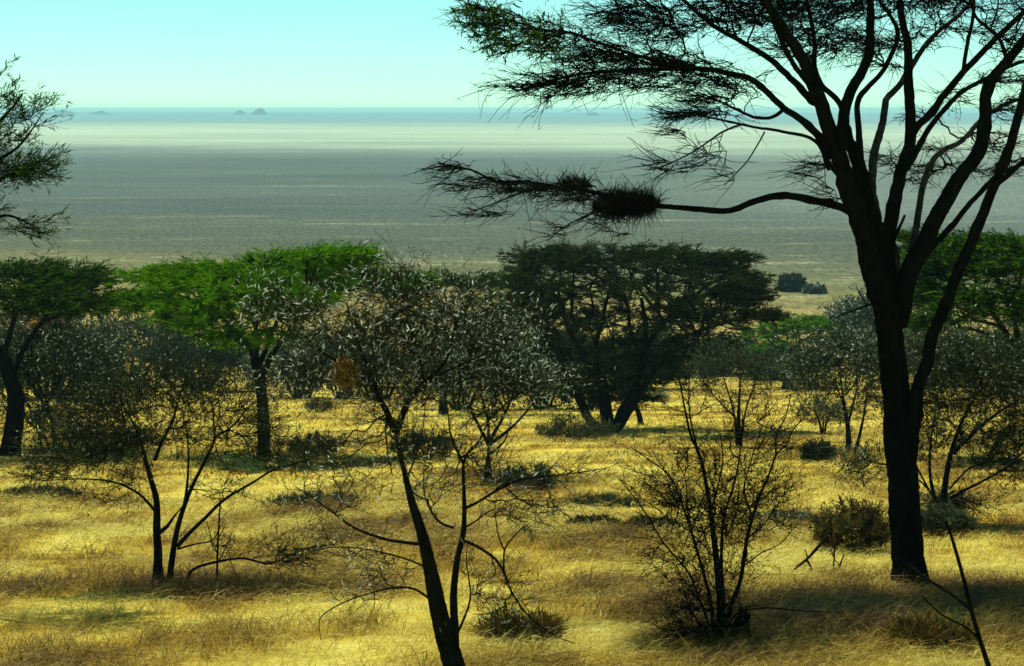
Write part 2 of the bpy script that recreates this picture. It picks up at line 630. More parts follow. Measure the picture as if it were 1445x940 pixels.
def mixc(f, a, b, mode='MIX'):
    n = nt.nodes.new('ShaderNodeMix'); n.data_type = 'RGBA'; n.blend_type = mode
    if isinstance(f, (int, float)): n.inputs[0].default_value = f
    else: L.new(f, n.inputs[0])
    for k, v in ((6, a), (7, b)):
        if isinstance(v, tuple): n.inputs[k].default_value = (*v, 1)
        else: L.new(v, n.inputs[k])
    return n.outputs[2]


# the near slope: straw, brown and pale patches
at_ = nt.nodes.new('ShaderNodeAttribute'); at_.attribute_name = 'tone'
n1 = noise(2.2, 8, .75)
n2 = noise(9, 5, .7)
tn = math_('ADD', at_.outputs['Fac'], math_('MULTIPLY_ADD', n1, .7, -.35))
tn = math_('ADD', tn, math_('MULTIPLY_ADD', n2, .5, -.27))
rs = ramp(nt, GRASS_STOPS); L.new(tn, rs.inputs[0])
# the plain: bands of cover with patchy streaks, haze blue painted into the far ones
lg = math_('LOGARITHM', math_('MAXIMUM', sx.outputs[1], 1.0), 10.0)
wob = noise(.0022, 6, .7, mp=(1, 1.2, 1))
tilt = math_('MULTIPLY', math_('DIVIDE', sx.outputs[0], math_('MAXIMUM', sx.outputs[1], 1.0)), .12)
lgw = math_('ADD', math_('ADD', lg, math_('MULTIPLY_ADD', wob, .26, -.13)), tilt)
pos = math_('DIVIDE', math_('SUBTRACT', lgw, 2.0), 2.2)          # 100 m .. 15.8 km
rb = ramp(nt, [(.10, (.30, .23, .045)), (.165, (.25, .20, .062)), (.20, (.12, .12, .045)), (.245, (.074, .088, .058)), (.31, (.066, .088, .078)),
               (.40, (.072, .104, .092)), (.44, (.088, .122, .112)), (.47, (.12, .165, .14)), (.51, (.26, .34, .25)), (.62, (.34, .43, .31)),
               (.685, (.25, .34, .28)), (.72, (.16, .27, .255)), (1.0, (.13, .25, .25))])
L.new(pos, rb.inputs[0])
# pale bare streaks, nearest on the plain
s1 = noise(.55, 8, .78, mp=(.16, 1, 1))
s2 = noise(.05, 8, .75, mp=(.22, 1, 1))
st_ = math_('MULTIPLY', s1, s2)
near = math_('MULTIPLY', math_('SMOOTH_MIN', 1.0, math_('MULTIPLY_ADD', pos, -4.5, 2.15), .2), 1.0, clamp=True)
stm = ramp(nt, [(.30, (0, 0, 0)), (.36, (1, 1, 1))]); L.new(st_, stm.inputs[0])
far_in = ramp(nt, [(.12, (0, 0, 0)), (.22, (1, 1, 1))]); L.new(pos, far_in.inputs[0])
c = mixc(math_('MULTIPLY', math_('MULTIPLY', stm.outputs[0], near), far_in.outputs[0]), rb.outputs[0], (.30, .31, .17))
dk = ramp(nt, [(.36, (1, 1, 1)), (.50, (0, 0, 0))]); L.new(s2, dk.inputs[0])
dk2 = ramp(nt, [(.12, (0, 0, 0)), (.2, (1, 1, 1)), (.45, (1, 1, 1)), (.5, (0, 0, 0))]); L.new(pos, dk2.inputs[0])
c = mixc(math_('MULTIPLY', math_('MULTIPLY', dk.outputs[0], dk2.outputs[0]), .55), c, (.06, .075, .055))
s3 = noise(.006, 6, .65, mp=(.5, 1, 1))
v3 = ramp(nt, [(.3, (.72, .75, .75)), (.7, (1.22, 1.2, 1.15))]); L.new(s3, v3.inputs[0])
c = mixc(1.0, c, v3.outputs[0], 'MULTIPLY')
rt = math_('DIVIDE', sx.outputs[0], math_('MAXIMUM', sx.outputs[1], 1.0))
rr_ = math_('MULTIPLY', math_('MULTIPLY_ADD', rt, 6.0, -.15, clamp=True), math_('MULTIPLY_ADD', s3, 1.1, -.05, clamp=True))
mid = ramp(nt, [(.27, (0, 0, 0)), (.36, (1, 1, 1)), (.48, (1, 1, 1)), (.5, (0, 0, 0))]); L.new(pos, mid.inputs[0])
c = mixc(math_('MULTIPLY', math_('MULTIPLY', rr_, mid.outputs[0]), .75), c, (.20, .25, .20))
n4 = noise(1.1, 5, .85, mp=(1, .22, 1))
v4 = ramp(nt, [(.36, (.45, .47, .47)), (.64, (1.5, 1.48, 1.45))]); L.new(n4, v4.inputs[0])
c = mixc(1.0, c, v4.outputs[0], 'MULTIPLY')
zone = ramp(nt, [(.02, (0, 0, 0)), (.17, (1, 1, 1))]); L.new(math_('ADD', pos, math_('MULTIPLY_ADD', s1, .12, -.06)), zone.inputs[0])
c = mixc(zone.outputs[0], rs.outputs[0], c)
b = nt.nodes.new('ShaderNodeBsdfPrincipled'); b.inputs['Roughness'].default_value = .95
b.inputs['Specular IOR Level'].default_value = .05
L.new(c, b.inputs['Base Color'])
bp = nt.nodes.new('ShaderNodeBump'); bp.inputs['Strength'].default_value = .8; bp.inputs['Distance'].default_value = .12
L.new(math_('ADD', n1, math_('MULTIPLY', n2, .4)), bp.inputs['Height'])
L.new(bp.outputs[0], b.inputs['Normal'])
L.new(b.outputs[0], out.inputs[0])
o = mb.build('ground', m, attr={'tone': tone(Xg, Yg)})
tag(o, 'dry golden slope falling to a wide grey green plain', 'ground', kind='structure')

# ------------------------------------------------------------------ dry grass
m, nt, out = newmat('dry_grass_blade')
L = nt.links
at_ = nt.nodes.new('ShaderNodeAttribute'); at_.attribute_name = 'tone'
g = nt.nodes.new('ShaderNodeNewGeometry')
tn = math_('ADD', at_.outputs['Fac'], math_('MULTIPLY_ADD', g.outputs['Random Per Island'], .5, -.25))
rs = ramp(nt, GRASS_STOPS); L.new(tn, rs.inputs[0])
b = nt.nodes.new('ShaderNodeBsdfPrincipled'); b.inputs['Roughness'].default_value = .6
b.inputs['Specular IOR Level'].default_value = .25
L.new(rs.outputs[0], b.inputs['Base Color'])
t = nt.nodes.new('ShaderNodeBsdfTranslucent'); L.new(rs.outputs[0], t.inputs[0])
mx = nt.nodes.new('ShaderNodeMixShader'); mx.inputs[0].default_value = .3
L.new(b.outputs[0], mx.inputs[1]); L.new(t.outputs[0], mx.inputs[2]); L.new(mx.outputs[0], out.inputs[0])

GV, GT, GF3, GF4 = [], [], [], []
gn = 0


def blades(X, Y, Lh, Wd, lean, tones, wind=.55):
    """bent ribbons rooted at X, Y"""
    global gn
    N = len(X)
    Z = ground_z(X, Y) - .02
    az = rng.normal(0, .6, N) + .1 + np.where(rng.random(N) < .33, np.pi, 0)                 # mostly laid over towards the right
    az = np.where(rng.random(N) < .14, rng.uniform(0, 2 * np.pi, N), az)
    hx, hy = np.cos(az), np.sin(az)
    th = lean
    up1, out1 = np.cos(th * .5), np.sin(th * .5)
    up2, out2 = np.cos(th * 1.25), np.sin(th * 1.25)
    B = np.stack([X, Y, Z], 1)
    h = np.stack([hx, hy, np.zeros(N)], 1)
    z = np.array([0, 0, 1.0])
    P1 = B + (z * up1[:, None] + h * out1[:, None]) * (Lh * .5)[:, None]
    P2 = P1 + (z * up2[:, None] + h * out2[:, None]) * (Lh * .6)[:, None]
    s = norm(np.stack([-hy, hx, np.zeros(N)], 1) + rng.normal(size=(N, 3)) * .5) * (Wd * .5)[:, None]
    V = np.stack([B - s, B + s, P1 + s * .8, P1 - s * .8, P2], 1)
    k = (np.arange(N) * 5)[:, None] + gn
    GV.append(V.reshape(-1, 3)); GT.append(np.repeat(tones, 5))
    GF4.append(k + np.array([[0, 1, 2, 3]])); GF3.append(k + np.array([[3, 2, 4]]))
    gn += N * 5


def scatter(n, y0, y1, power):
    u = rng.random(n)
    a, b_ = y0 ** (1 - power), y1 ** (1 - power)
    Y = (a + (b_ - a) * u) ** (1 / (1 - power))
    X = (rng.random(n) * 2 - 1) * (Y * .30 + 2.5)
    return X, Y


def tufts(n, per, y0, y1, power, spread, Lr, Wk):
    X, Y = scatter(n, y0, y1, power)
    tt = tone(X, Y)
    dens = fbm(X / 2.5, Y / 3.5, 33, 3)
    keep = rng.random(n) < np.clip((dens - .28) * 3.2, .25, 1)
    X, Y, tt = X[keep], Y[keep], tt[keep]
    sz = rng.uniform(.55, 1.25, len(X)) * (1 + .55 * np.clip(.42 - tt, 0, 1) * 2)
    tuft_tone = tt + rng.normal(0, .16, len(X))
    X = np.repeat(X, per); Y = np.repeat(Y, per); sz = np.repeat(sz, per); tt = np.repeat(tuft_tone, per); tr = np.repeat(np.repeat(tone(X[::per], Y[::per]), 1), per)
    N = len(X)
    X = X + rng.normal(size=N) * spread * sz; Y = Y + rng.normal(size=N) * spread * sz
    Lh = rng.uniform(Lr[0], Lr[1], N) * sz
    lean = np.clip(rng.normal(1.40, .22, N) - .26 * np.clip(.45 - tr, 0, 1) * 2, .1, 1.5)
    blades(X, Y, Lh, np.maximum(.004, Y * Wk) * rng.uniform(.6, 1.3, N), lean, tt)


tufts(26000, 13, 15.5, 34, 2.0, .12, (.10, .36), .00036)
tufts(16000, 10, 30, 70, 2.0, .22, (.12, .40), .00038)
tufts(9000, 7, 65, 175, 2.0, .40, (.15, .5), .00040)
# scattered ranker brown tussocks
X, Y = scatter(1500, 15.5, 70, 2.0)
k = tone(X, Y) < .52
X, Y = X[k], Y[k]; sz = np.repeat(rng.uniform(.6, 1.3, len(X)), 46); tt = np.repeat(tone(X, Y) - .16 + rng.normal(0, .08, len(X)), 46)
X = np.repeat(X, 46); Y = np.repeat(Y, 46); N = len(X)
blades(X + rng.normal(size=N) * .16 * sz, Y + rng.normal(size=N) * .16 * sz, rng.uniform(.15, .46, N) * sz, np.maximum(.004, Y * .00034), np.clip(rng.normal(1.08, .33, N), .05, 1.45), np.clip(tt + rng.normal(0, .1, N), 0, 1))
# rank brown grass standing in the darker bands
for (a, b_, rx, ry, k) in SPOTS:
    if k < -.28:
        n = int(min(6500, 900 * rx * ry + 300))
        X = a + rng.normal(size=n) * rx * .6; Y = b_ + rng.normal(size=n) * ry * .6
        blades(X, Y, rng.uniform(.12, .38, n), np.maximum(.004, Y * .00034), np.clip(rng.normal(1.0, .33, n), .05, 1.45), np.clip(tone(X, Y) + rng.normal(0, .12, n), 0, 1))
V = np.concatenate(GV)
mb = MB(); mb.v = [V]; mb.n = len(V)
mb.f = [(np.concatenate(GF4), 0, False), (np.concatenate(GF3), 0, False)]
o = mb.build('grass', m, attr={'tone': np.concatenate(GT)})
tag(o, 'dry straw coloured grass matted over the slope', 'grass', kind='stuff')

# ------------------------------------------------------------------ far rocky hills on the horizon
m, nt, out = newmat('hazed_hill_rock'); L = nt.links
b = nt.nodes.new('ShaderNodeBsdfPrincipled'); b.inputs['Roughness'].default_value = .95
g = nt.nodes.new('ShaderNodeNewGeometry')
r = ramp(nt, [(.3, (.015, .04, .045)), (.7, (.04, .075, .075))]); L.new(noise(.02, 5), r.inputs[0])  # distance haze painted into the rock as a blue tint
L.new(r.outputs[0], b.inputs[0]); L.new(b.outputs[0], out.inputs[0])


def hill(px, py_top, wpx, hpx, Y, label, seed):
    s = Y / F
    c = at(px, py_top + hpx, Y)
    c[2] = min(c[2], 4.0)
    n = 40
    u = np.linspace(-1, 1, n)
    Ux, Uy = np.meshgrid(u, u)
    r2 = np.sqrt(Ux ** 2 + Uy ** 2)
    prof = np.clip(1 - r2, 0, 1) ** .8
    hz = prof * (.15 + 1.5 * fbm(Ux * 3.6 + seed * 9, Uy * 3.6 + 5, seed, 5)) * (H + (154.5 - py_top) * s - c[2] + 2) * 1.15
    mb = MB()
    Vv = np.stack([Ux * wpx * s * .5, Uy * wpx * s * .5, hz - 2], -1).reshape(-1, 3)
    i = np.arange(n - 1)[:, None] * n; j = np.arange(n - 1)[None]
    mb.add(Vv, np.stack([i + j, i + j + 1, i + n + j + 1, i + n + j], -1).reshape(-1, 4))
    o = mb.build('hill', m); o.location = c
    tag(o, label, 'hill', kind='structure')


hill(366, 153, 24, 8, 8600, 'small peaked rocky hill on the far horizon, hazy blue', 2)
hill(338, 156, 20, 4, 8800, 'low flat rocky rise just left of the peaked hill on the horizon', 3)
hill(88, 155.5, 44, 5, 8700, 'long low blue hill at the left end of the horizon', 4)
hill(142, 157, 36, 3, 8900, 'faint low blue rise right of the long hill on the horizon', 6)
hill(836, 158, 24, 6, 7600, 'small blue rocky hill seen under the tall acacia branches', 5)

# the air: pale haze between here and the horizon
me = bpy.data.meshes.new('haze')
x0, x1, y0, y1, z0, z1 = -17500, 17500, -70, 16600, -3.0, 33.5
me.from_pydata([(x0, y0, z0), (x1, y0, z0), (x1, y1, z0), (x0, y1, z0), (x0, y0, z1), (x1, y0, z1), (x1, y1, z1), (x0, y1, z1)], [],
               [(0, 3, 2, 1), (4, 5, 6, 7), (0, 1, 5, 4), (1, 2, 6, 5), (2, 3, 7, 6), (3, 0, 4, 7)])
o = bpy.data.objects.new('haze', me); COL.objects.link(o)
m, nt, out = newmat('pale_air')
pv = nt.nodes.new('ShaderNodeVolumePrincipled')
pv.inputs['Color'].default_value = (.50, .95, .97, 1)
pv.inputs['Density'].default_value = .00013
pv.inputs['Anisotropy'].default_value = .1
nt.links.new(pv.outputs[0], out.inputs['Volume'])
me.materials.append(m)
tag(o, 'thin pale haze lying over the plain to the horizon', 'haze', kind='stuff')

# ================================================================== VEGETATION
# ---- the tall acacia on the right
S = [
    ([(1286, 832), (1281, 770), (1275, 690), (1269, 610), (1263, 540), (1257, 480), (1252, 440)], (47, 35), 0),                      # trunk
    ([(1278, 690), (1283, 630), (1291, 578), (1299, 538), (1312, 490), (1329, 439), (1350, 388), (1377, 327), (1392, 286), (1410, 250), (1425, 205), (1438, 158), (1452, 110), (1470, 40), (1490, -60)], (30, 13), -1.2),   # right limb
    ([(1254, 470), (1244, 420), (1232, 385), (1222, 340), (1208, 297), (1195, 257), (1180, 201), (1163, 158), (1146, 115), (1133, 86), (1112, 52), (1090, 17), (1060, -25), (1020, -80)], (54, 9), -1.5),  # left leader
    ([(1246, 360), (1238, 325), (1227, 286), (1213, 240), (1197, 200), (1190, 163), (1196, 140), (1205, 122), (1217, 100), (1227, 75), (1228, 30), (1224, -30), (1215, -110)], (36, 9), .8),
    ([(1222, 275), (1216, 235), (1212, 187), (1210, 146), (1227, 121), (1247, 98), (1264, 63), (1267, 43), (1256, 20), (1240, 0), (1215, -40)], (16, 6), 1.4),
    ([(1238, 310), (1230, 265), (1235, 215), (1245, 178), (1251, 143), (1268, 124), (1280, 105), (1298, 75), (1316, 52), (1344, 29), (1365, 9), (1400, -30)], (20, 7), 2.0),
    ([(1258, 450), (1256, 390), (1253, 340), (1261, 286), (1270, 243), (1284, 201), (1287, 175), (1284, 144), (1281, 100), (1280, 60), (1274, 30), (1268, -30), (1270, -100)], (38, 8), .4),
    ([(1286, 190), (1300, 172), (1316, 158), (1333, 132), (1359, 103), (1385, 75), (1410, 49), (1442, 20), (1480, -20)], (17, 9), (.3, -1.6)),
    ([(1277, 240), (1290, 220), (1307, 186), (1327, 161), (1356, 131), (1390, 112), (1425, 94), (1465, 80)], (14, 7), (.3, 1.4)),
    ([(1266, 460), (1272, 420), (1278, 395), (1293, 361), (1316, 315), (1339, 275), (1362, 240), (1382, 210), (1390, 172), (1390, 140), (1400, 112), (1422, 83), (1445, 55), (1480, 15), (1510, -30)], (44, 12), -.5),
    ([(1281, 420), (1288, 400), (1300, 370), (1318, 345), (1342, 321), (1365, 291), (1390, 265), (1412, 245), (1440, 232), (1470, 222)], (16, 8), 1.0),
    ([(1282, 400), (1285, 365), (1290, 330), (1297, 295), (1304, 257), (1316, 229), (1332, 212), (1356, 200), (1382, 172), (1410, 152), (1445, 137), (1480, 125)], (18, 6), 1.8),
    ([(1260, 455), (1262, 410), (1264, 375), (1261, 348)], (22, 17), .5),                                                              # pale broken stump in the fork
    ([(1256, 355), (1266, 330), (1272, 316), (1277, 304)], (9, 6), -.2),                                                               # snapped stub
    ([(1212, 312), (1198, 299), (1178, 290), (1149, 283), (1103, 276), (1069, 283), (1030, 297), (995, 297), (960, 293), (930, 291), (890, 286), (840, 272), (790, 265), (740, 256), (700, 256), (665, 240), (620, 231)], (17, 3), -1.4),
    ([(1170, 225), (1163, 201), (1135, 172), (1106, 152), (1074, 123), (1054, 109), (1040, 106), (994, 97), (944, 97), (870, 100), (800, 108), (730, 128)], (16, 3), -2.2),
    ([(1150, 145), (1138, 136), (1120, 115), (1097, 92), (1069, 72), (1040, 55), (1010, 38), (985, 18), (960, -5), (930, -40)], (15, 6), 1.4),
    ([(1000, 98), (944, 90), (880, 72), (806, 47), (764, 41), (720, 28), (685, 14), (655, 4)], (9, 3), (-1.0, -2)),
    ([(1170, 240), (1158, 208), (1138, 193), (1092, 184), (1066, 180), (1039, 174), (1000, 166), (960, 158)], (9, 3), -1.8),
    ([(1045, 176), (1020, 186), (988, 208), (960, 224), (920, 240)], (5, 2), (-1.2, -.8)),
    ([(1106, 154), (1090, 165), (1068, 166), (1045, 157), (1015, 143), (985, 130)], (9, 3), (-.5, 1.4)),
    ([(1079, 186), (1068, 206), (1054, 228), (1040, 243), (1022, 262)], (4, 2), (-.7, -.5)),
    ([(1196, 280), (1186, 250), (1172, 232), (1160, 212), (1152, 196)], (12, 7), .6),
    ([(1246, 445), (1236, 430), (1222, 432), (1200, 440), (1180, 447)], (6, 3), -.7),
    ([(1224, 432), (1214, 416), (1208, 403)], (3, 2), -.7),
    ([(1359, 105), (1362, 84), (1367, 54), (1373, 24), (1374, -10), (1370, -60)], (10, 6), (-.8, -.6)),
    ([(1422, 85), (1410, 54), (1392, 38), (1377, 24), (1366, -10)], (10, 5), (-.6, .6)),
    ([(1192, 160), (1180, 140), (1160, 120), (1150, 95), (1150, 60), (1140, 10), (1125, -50)], (13, 6), 1.0),
    ([(1404, 262), (1418, 250), (1432, 238), (1446, 226), (1475, 210)], (12, 8), (-.9, -.6)),
    ([(1160, 195), (1172, 175), (1150, 130), (1120, 90), (1096, 40), (1080, -20)], (15, 6), (-.3, -1.0)),
    ([(860, 288), (835, 300), (800, 318), (772, 340)], (4, 2), (-1.2, -.3)),
    ([(790, 266), (745, 270), (700, 286), (655, 303)], (5, 2), (-1.3, -.4)),
]
PADS = [
    # feathery spray reaching left over the plain
    (700, 22, 90, 40, -2.6, 30), (770, 52, 150, 50, -2.4, 60), (860, 80, 180, 50, -1.6, 70), (960, 100, 170, 70, -.6, 80), (770, 120, 130, 36, -2.1, 45),
    (850, 115, 150, 40, -1.9, 50), (930, 35, 150, 60, -.5, 45), (1030, 120, 110, 60, .0, 40), (880, 20, 150, 50, 1, 45),
    # lower left
    (985, 160, 120, 22, -1.4, 34), (950, 190, 60, 24, -1.6, 8), (945, 235, 70, 28, -1.6, 14), (1000, 215, 60, 40, -1.4, 12), (1030, 250, 40, 30, -1.2, 6), (1000, 140, 90, 20, 0, 16),
    # along the long low branch
    (700, 260, 160, 26, -1.4, 40), (770, 268, 120, 26, -1.4, 30), (640, 236, 70, 16, -1.4, 12), (690, 300, 80, 14, -1.5, 10), (790, 320, 60, 40, -1.4, 7), (850, 310, 70, 40, -1.3, 10), (875, 320, 40, 50, -1.3, 6),
    # head of the crown, mostly above the picture
    (1040, 20, 200, 60, 0, 80), (1130, 5, 220, 60, 1.2, 80), (1240, -5, 220, 70, 1.2, 75), (1340, -10, 200, 70, .4, 55), (1440, -10, 150, 80, -.5, 40), (1160, 60, 190, 60, 1, 55),
    (1260, 60, 160, 50, 1.4, 32), (940, -30, 260, 50, -.2, 60), (1100, -70, 340, 60, 0, 90), (1300, -90, 380, 70, 0, 90), (1480, -90, 260, 70, 0, 60), (1200, -140, 500, 60, 0, 80), (1560, 0, 160, 70, 0, 30),
    # thin sprays between the right hand limbs
    (1320, 235, 130, 18, 1.6, 16), (1260, 222, 60, 22, 1.9, 10), (1290, 255, 60, 16, 1.6, 8), (1400, 205, 80, 20, 1.5, 12), (1420, 150, 80, 40, 1.2, 14), (1345, 130, 60, 40, 1.0, 8), (1410, 110, 80, 30, 1, 12), (1400, 240, 90, 20, 1.5, 12),
    (1300, 165, 60, 16, 1.8, 6), (1150, 235, 70, 50, -.6, 9), (1175, 275, 30, 40, -.6, 4), (1420, 60, 80, 60, -.6, 14),
]
PADS = [(x, y, w_, h_ * .95, d, int(n * (2.1 if y < 145 else 1.7) * (1.5 if x > 1120 else 1))) for (x, y, w_, h_, d, n) in PADS]
PADS += [(1180, 30, 240, 30, 1.4, 70), (1330, 35, 200, 30, .8, 60), (1230, 90, 120, 20, 1.4, 24), (1390, 190, 110, 12, 1.4, 22), (1330, 210, 120, 10, 1.8, 20), (1290, 245, 90, 10, 1.7, 16), (1425, 225, 60, 10, 1.3, 12), (825, 276, 120, 26, -1.3, 46)]
PADS += [(880, -70, 330, 60, 1.2, 80), (940, -90, 330, 60, -1.2, 80), (900, -80, 300, 70, .3, 60), (1050, -120, 360, 80, -.2, 80), (1000, -60, 380, 50, .5, 80), (1180, -70, 300, 60, -.6, 60)]  # extra crown out of view, added to shade the grass at lower right
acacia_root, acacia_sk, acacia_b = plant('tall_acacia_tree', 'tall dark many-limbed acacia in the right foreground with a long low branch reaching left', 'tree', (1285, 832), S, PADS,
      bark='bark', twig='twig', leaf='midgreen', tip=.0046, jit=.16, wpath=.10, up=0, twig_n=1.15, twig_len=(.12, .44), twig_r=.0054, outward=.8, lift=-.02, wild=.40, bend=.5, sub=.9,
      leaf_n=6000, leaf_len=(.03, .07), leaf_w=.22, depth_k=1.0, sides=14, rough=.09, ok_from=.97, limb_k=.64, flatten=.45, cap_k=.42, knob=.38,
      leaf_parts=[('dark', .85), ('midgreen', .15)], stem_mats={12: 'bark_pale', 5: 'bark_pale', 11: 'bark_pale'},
      tufted=[('midgreen', 900, (640, -60, 720, 60)), ('midgreen', 1500, (640, -60, 800, 80)), ('dark', 48000, (640, -300, 1500, -28)), ('dark', 2500, (860, -30, 1330, 60))])  # big dark batch: unseen leaf mass added to shade the lower right grass


def nest(name, label, cat, px, py, w, h, Y, mats, n, hang=0.2, wild=1.0, L=(.12, .34), sw=.05):
    """a woven lump of stalks: a bumpy core wrapped in loose stems"""
    c = at(px, py, Y); s = Y / F
    rx, rz = w * s / 2, h * s / 2
    root = thing(name, c - np.array([0, 0, rz]), label, cat)
    o0 = c - np.array([0, 0, rz])
    mb = MB()
    a = np.linspace(0, 2 * np.pi, 22, endpoint=False); e = np.linspace(-np.pi / 2, np.pi / 2, 13)
    A, E = np.meshgrid(a, e)
    k = 1 + 1.1 * (fbm(np.cos(A) * 1.6 + 9, np.sin(A) * 1.6 + E * 1.7 + 14, int(px), 4) - .5)
    V = np.stack([np.cos(E) * np.cos(A) * rx * .8 * k, np.cos(E) * np.sin(A) * rx * .7 * k, np.sin(E) * rz * .8 * k], -1).reshape(-1, 3) + c
    i = np.arange(12)[:, None] * 22; j = np.arange(22)[None]
    mb.add(V, np.stack([i + j, i + (j + 1) % 22, i + 22 + (j + 1) % 22, i + 22 + j], -1).reshape(-1, 4), 0)
    mb.build('nest_core', M[mats[0]], root, origin=o0)
    mb = MB()
    q = norm(rng.normal(size=(n, 3)))
    B = c + q * np.array([rx, rx * .9, rz]) * rng.uniform(.55, .95, (n, 1))
    tang = norm(np.cross(q, rng.normal(size=(n, 3))))
    D = tang * wild + q * .10 + np.array([0, 0, -hang])
    twigs_from(mb, B, D, L[0] * rx * 2.4, L[1] * rx * 2.4, .0045, 4, .9, 0)
    a_ = B[rng.integers(0, n, n)]
    Lw = rng.uniform(L[0], L[1], n) * rx * 2
    leaves(mb, a_, rng.normal(size=(n, 3)) + np.array([0, 0, -hang]), Lw, Lw * sw, 1, 0)
    mb.build('loose_stalks', [M[mats[1]], M[mats[2]]], root, origin=o0)
    return root


Ya = acacia_b[1]
nest('twig_nest', 'dark matted twig nest on the long low branch of the tall acacia', 'nest', 884, 288, 100, 30, Ya - 1.2, ('twig', 'twig', 'twig'), 2400, .05, 1.2, (.06, .2))
nest('mistletoe_clump', 'small dark leafy tuft perched on the low branch just left of the twig nest', 'plant', 812, 261, 50, 9, Ya - 1.25, ('dark', 'twig', 'dark'), 260, -.2, .9, (.12, .34), .14)

# ---- acacia standing outside the left edge, its boughs reaching in
S = [
    ([(-190, 850), (-186, 760), (-180, 640), (-172, 540), (-165, 470)], (52, 40), 0),
    ([(-168, 500), (-140, 420), (-100, 350), (-60, 300), (-20, 265), (20, 245), (50, 238)], (24, 4), 0.6),
    ([(-150, 440), (-120, 340), (-90, 270), (-50, 220), (-20, 190), (10, 160), (32, 132)], (20, 3), -.5),
    ([(-60, 232), (-20, 230), (15, 215), (40, 190), (62, 158)], (8, 2), -.4),
    ([(-130, 420), (-90, 370), (-40, 330), (0, 305), (30, 310), (62, 330)], (12, 2), -.3),
    ([(-172, 540), (-200, 430), (-240, 320), (-290, 230), (-330, 160)], (28, 8), .5),
    ([(-172, 480), (-170, 380), (-160, 270), (-150, 150), (-120, 60)], (26, 8), .8),
]
PADS = [(20, 160, 80, 70, -.4, 22), (-20, 150, 90, 80, -.3, 30), (25, 240, 100, 44, .4, 60), (-40, 240, 120, 60, .4, 20), (30, 318, 70, 30, -.3, 14), (-30, 310, 90, 40, 0, 8), (0, 205, 70, 30, 0, 12), (45, 150, 40, 30, -.4, 6),
        (-140, 60, 200, 60, 0, 12), (-300, 150, 200, 70, 0, 12), (-120, 170, 130, 70, 0, 10)]
plant('leaning_acacia_tree', 'acacia at the left edge whose bare and leafy boughs reach in against the sky', 'tree', (-190, 850), S, PADS, bark='bark', twig='twig', tip=.005, jit=.16, wpath=.12,
      twig_n=1.5, twig_len=(.12, .36), twig_r=.0042, outward=.6, lift=.15, wild=.32, bend=.45, sub=1.0, leaf_n=6500, leaf_len=(.05, .12), leaf_w=.14, leaf_wild=.35, sides=10, ok_from=.9, limb_k=.8, flatten=.55, cap_k=.5, knob=.5,
      leaf_parts=[('dark', .4), ('midgreen', .6)])

# ---- umbrella acacias of the middle distance
UMB = 'umbrella acacias at the foot of the slope'


def umbrella(label, base, stems, pads, lf, n_leaf, Y=None, **k):
    d = dict(bark='bark', twig='twig', tip=.016, jit=.12, wpath=.15, up=-.1, twig_n=3.0, twig_len=(.22, .65), twig_r=.009, outward=1.0, lift=.04, wild=.22, bend=.4, sub=.8,
             leaf_n=int(n_leaf * 2.6), leaf_len=(.12, .30), leaf_w=.13, leaf_parts=lf, sides=9, rough=.12, ok_from=.6, group=UMB, Y=Y, flat=.3, leaf_wild=.34, flatten=.38, leaf_flat=.5)
    pads = [(x, y, w_ * 1.04, h_ * .85, d_, n) for (x, y, w_, h_, d_, n) in pads]
    d.update(k)
    return plant('umbrella_acacia_tree', label, 'tree', base, stems, pads, **d)


umbrella('bright green umbrella acacia with a leaning dark trunk, left of centre', (371, 644),
         [([(371, 644), (372, 600), (368, 545), (360, 505)], (18, 13), 0),
          ([(364, 520), (352, 490), (334, 468), (310, 445), (285, 425)], (9, 4), 2), ([(368, 540), (380, 508), (395, 485), (420, 450), (440, 420)], (9, 4), -2),
          ([(361, 508), (362, 470), (350, 430), (330, 405)], (8, 4), -3), ([(364, 520), (385, 470), (400, 430), (430, 395)], (8, 4), 3)],
         [(270, 390, 170, 24, 1, 110), (345, 386, 230, 28, 0, 150), (430, 368, 150, 28, 1, 110), (462, 362, 110, 20, -1, 70), (340, 402, 260, 30, -2, 110), (225, 426, 90, 30, 0, 50), (300, 445, 150, 46, -3, 80), (395, 425, 190, 54, -3, 110),
          (345, 475, 120, 30, -4, 40), (500, 395, 100, 40, 1, 60), (330, 420, 200, 50, 3, 70), (560, 402, 90, 40, 2, 50)],
         [('green', .78), ('midgreen', .22)], 34000)
umbrella('flat umbrella acacia with a green rim and dark underside at the left edge', (12, 642),
         [([(12, 642), (20, 600), (22, 560), (10, 520), (-2, 490)], (28, 16), 0), ([(16, 545), (30, 500), (55, 460), (80, 430)], (9, 4), 1),
          ([(0, 500), (-20, 450), (-40, 420)], (10, 5), 0), ([(4, 505), (20, 450), (30, 410)], (9, 4), -2), ([(60, 455), (95, 440), (130, 430), (165, 412)], (5, 2), 0)],
         [(30, 385, 190, 26, 0, 110), (90, 398, 130, 28, 1, 80), (15, 412, 200, 44, -2, 110), (110, 425, 130, 22, 0, 50), (-70, 390, 160, 36, 0, 80), (70, 435, 150, 26, -2, 50), (145, 422, 60, 16, 0, 14), (-60, 430, 140, 40, 0, 40)],
         [('midgreen', .55), ('dark', .45)], 15000)
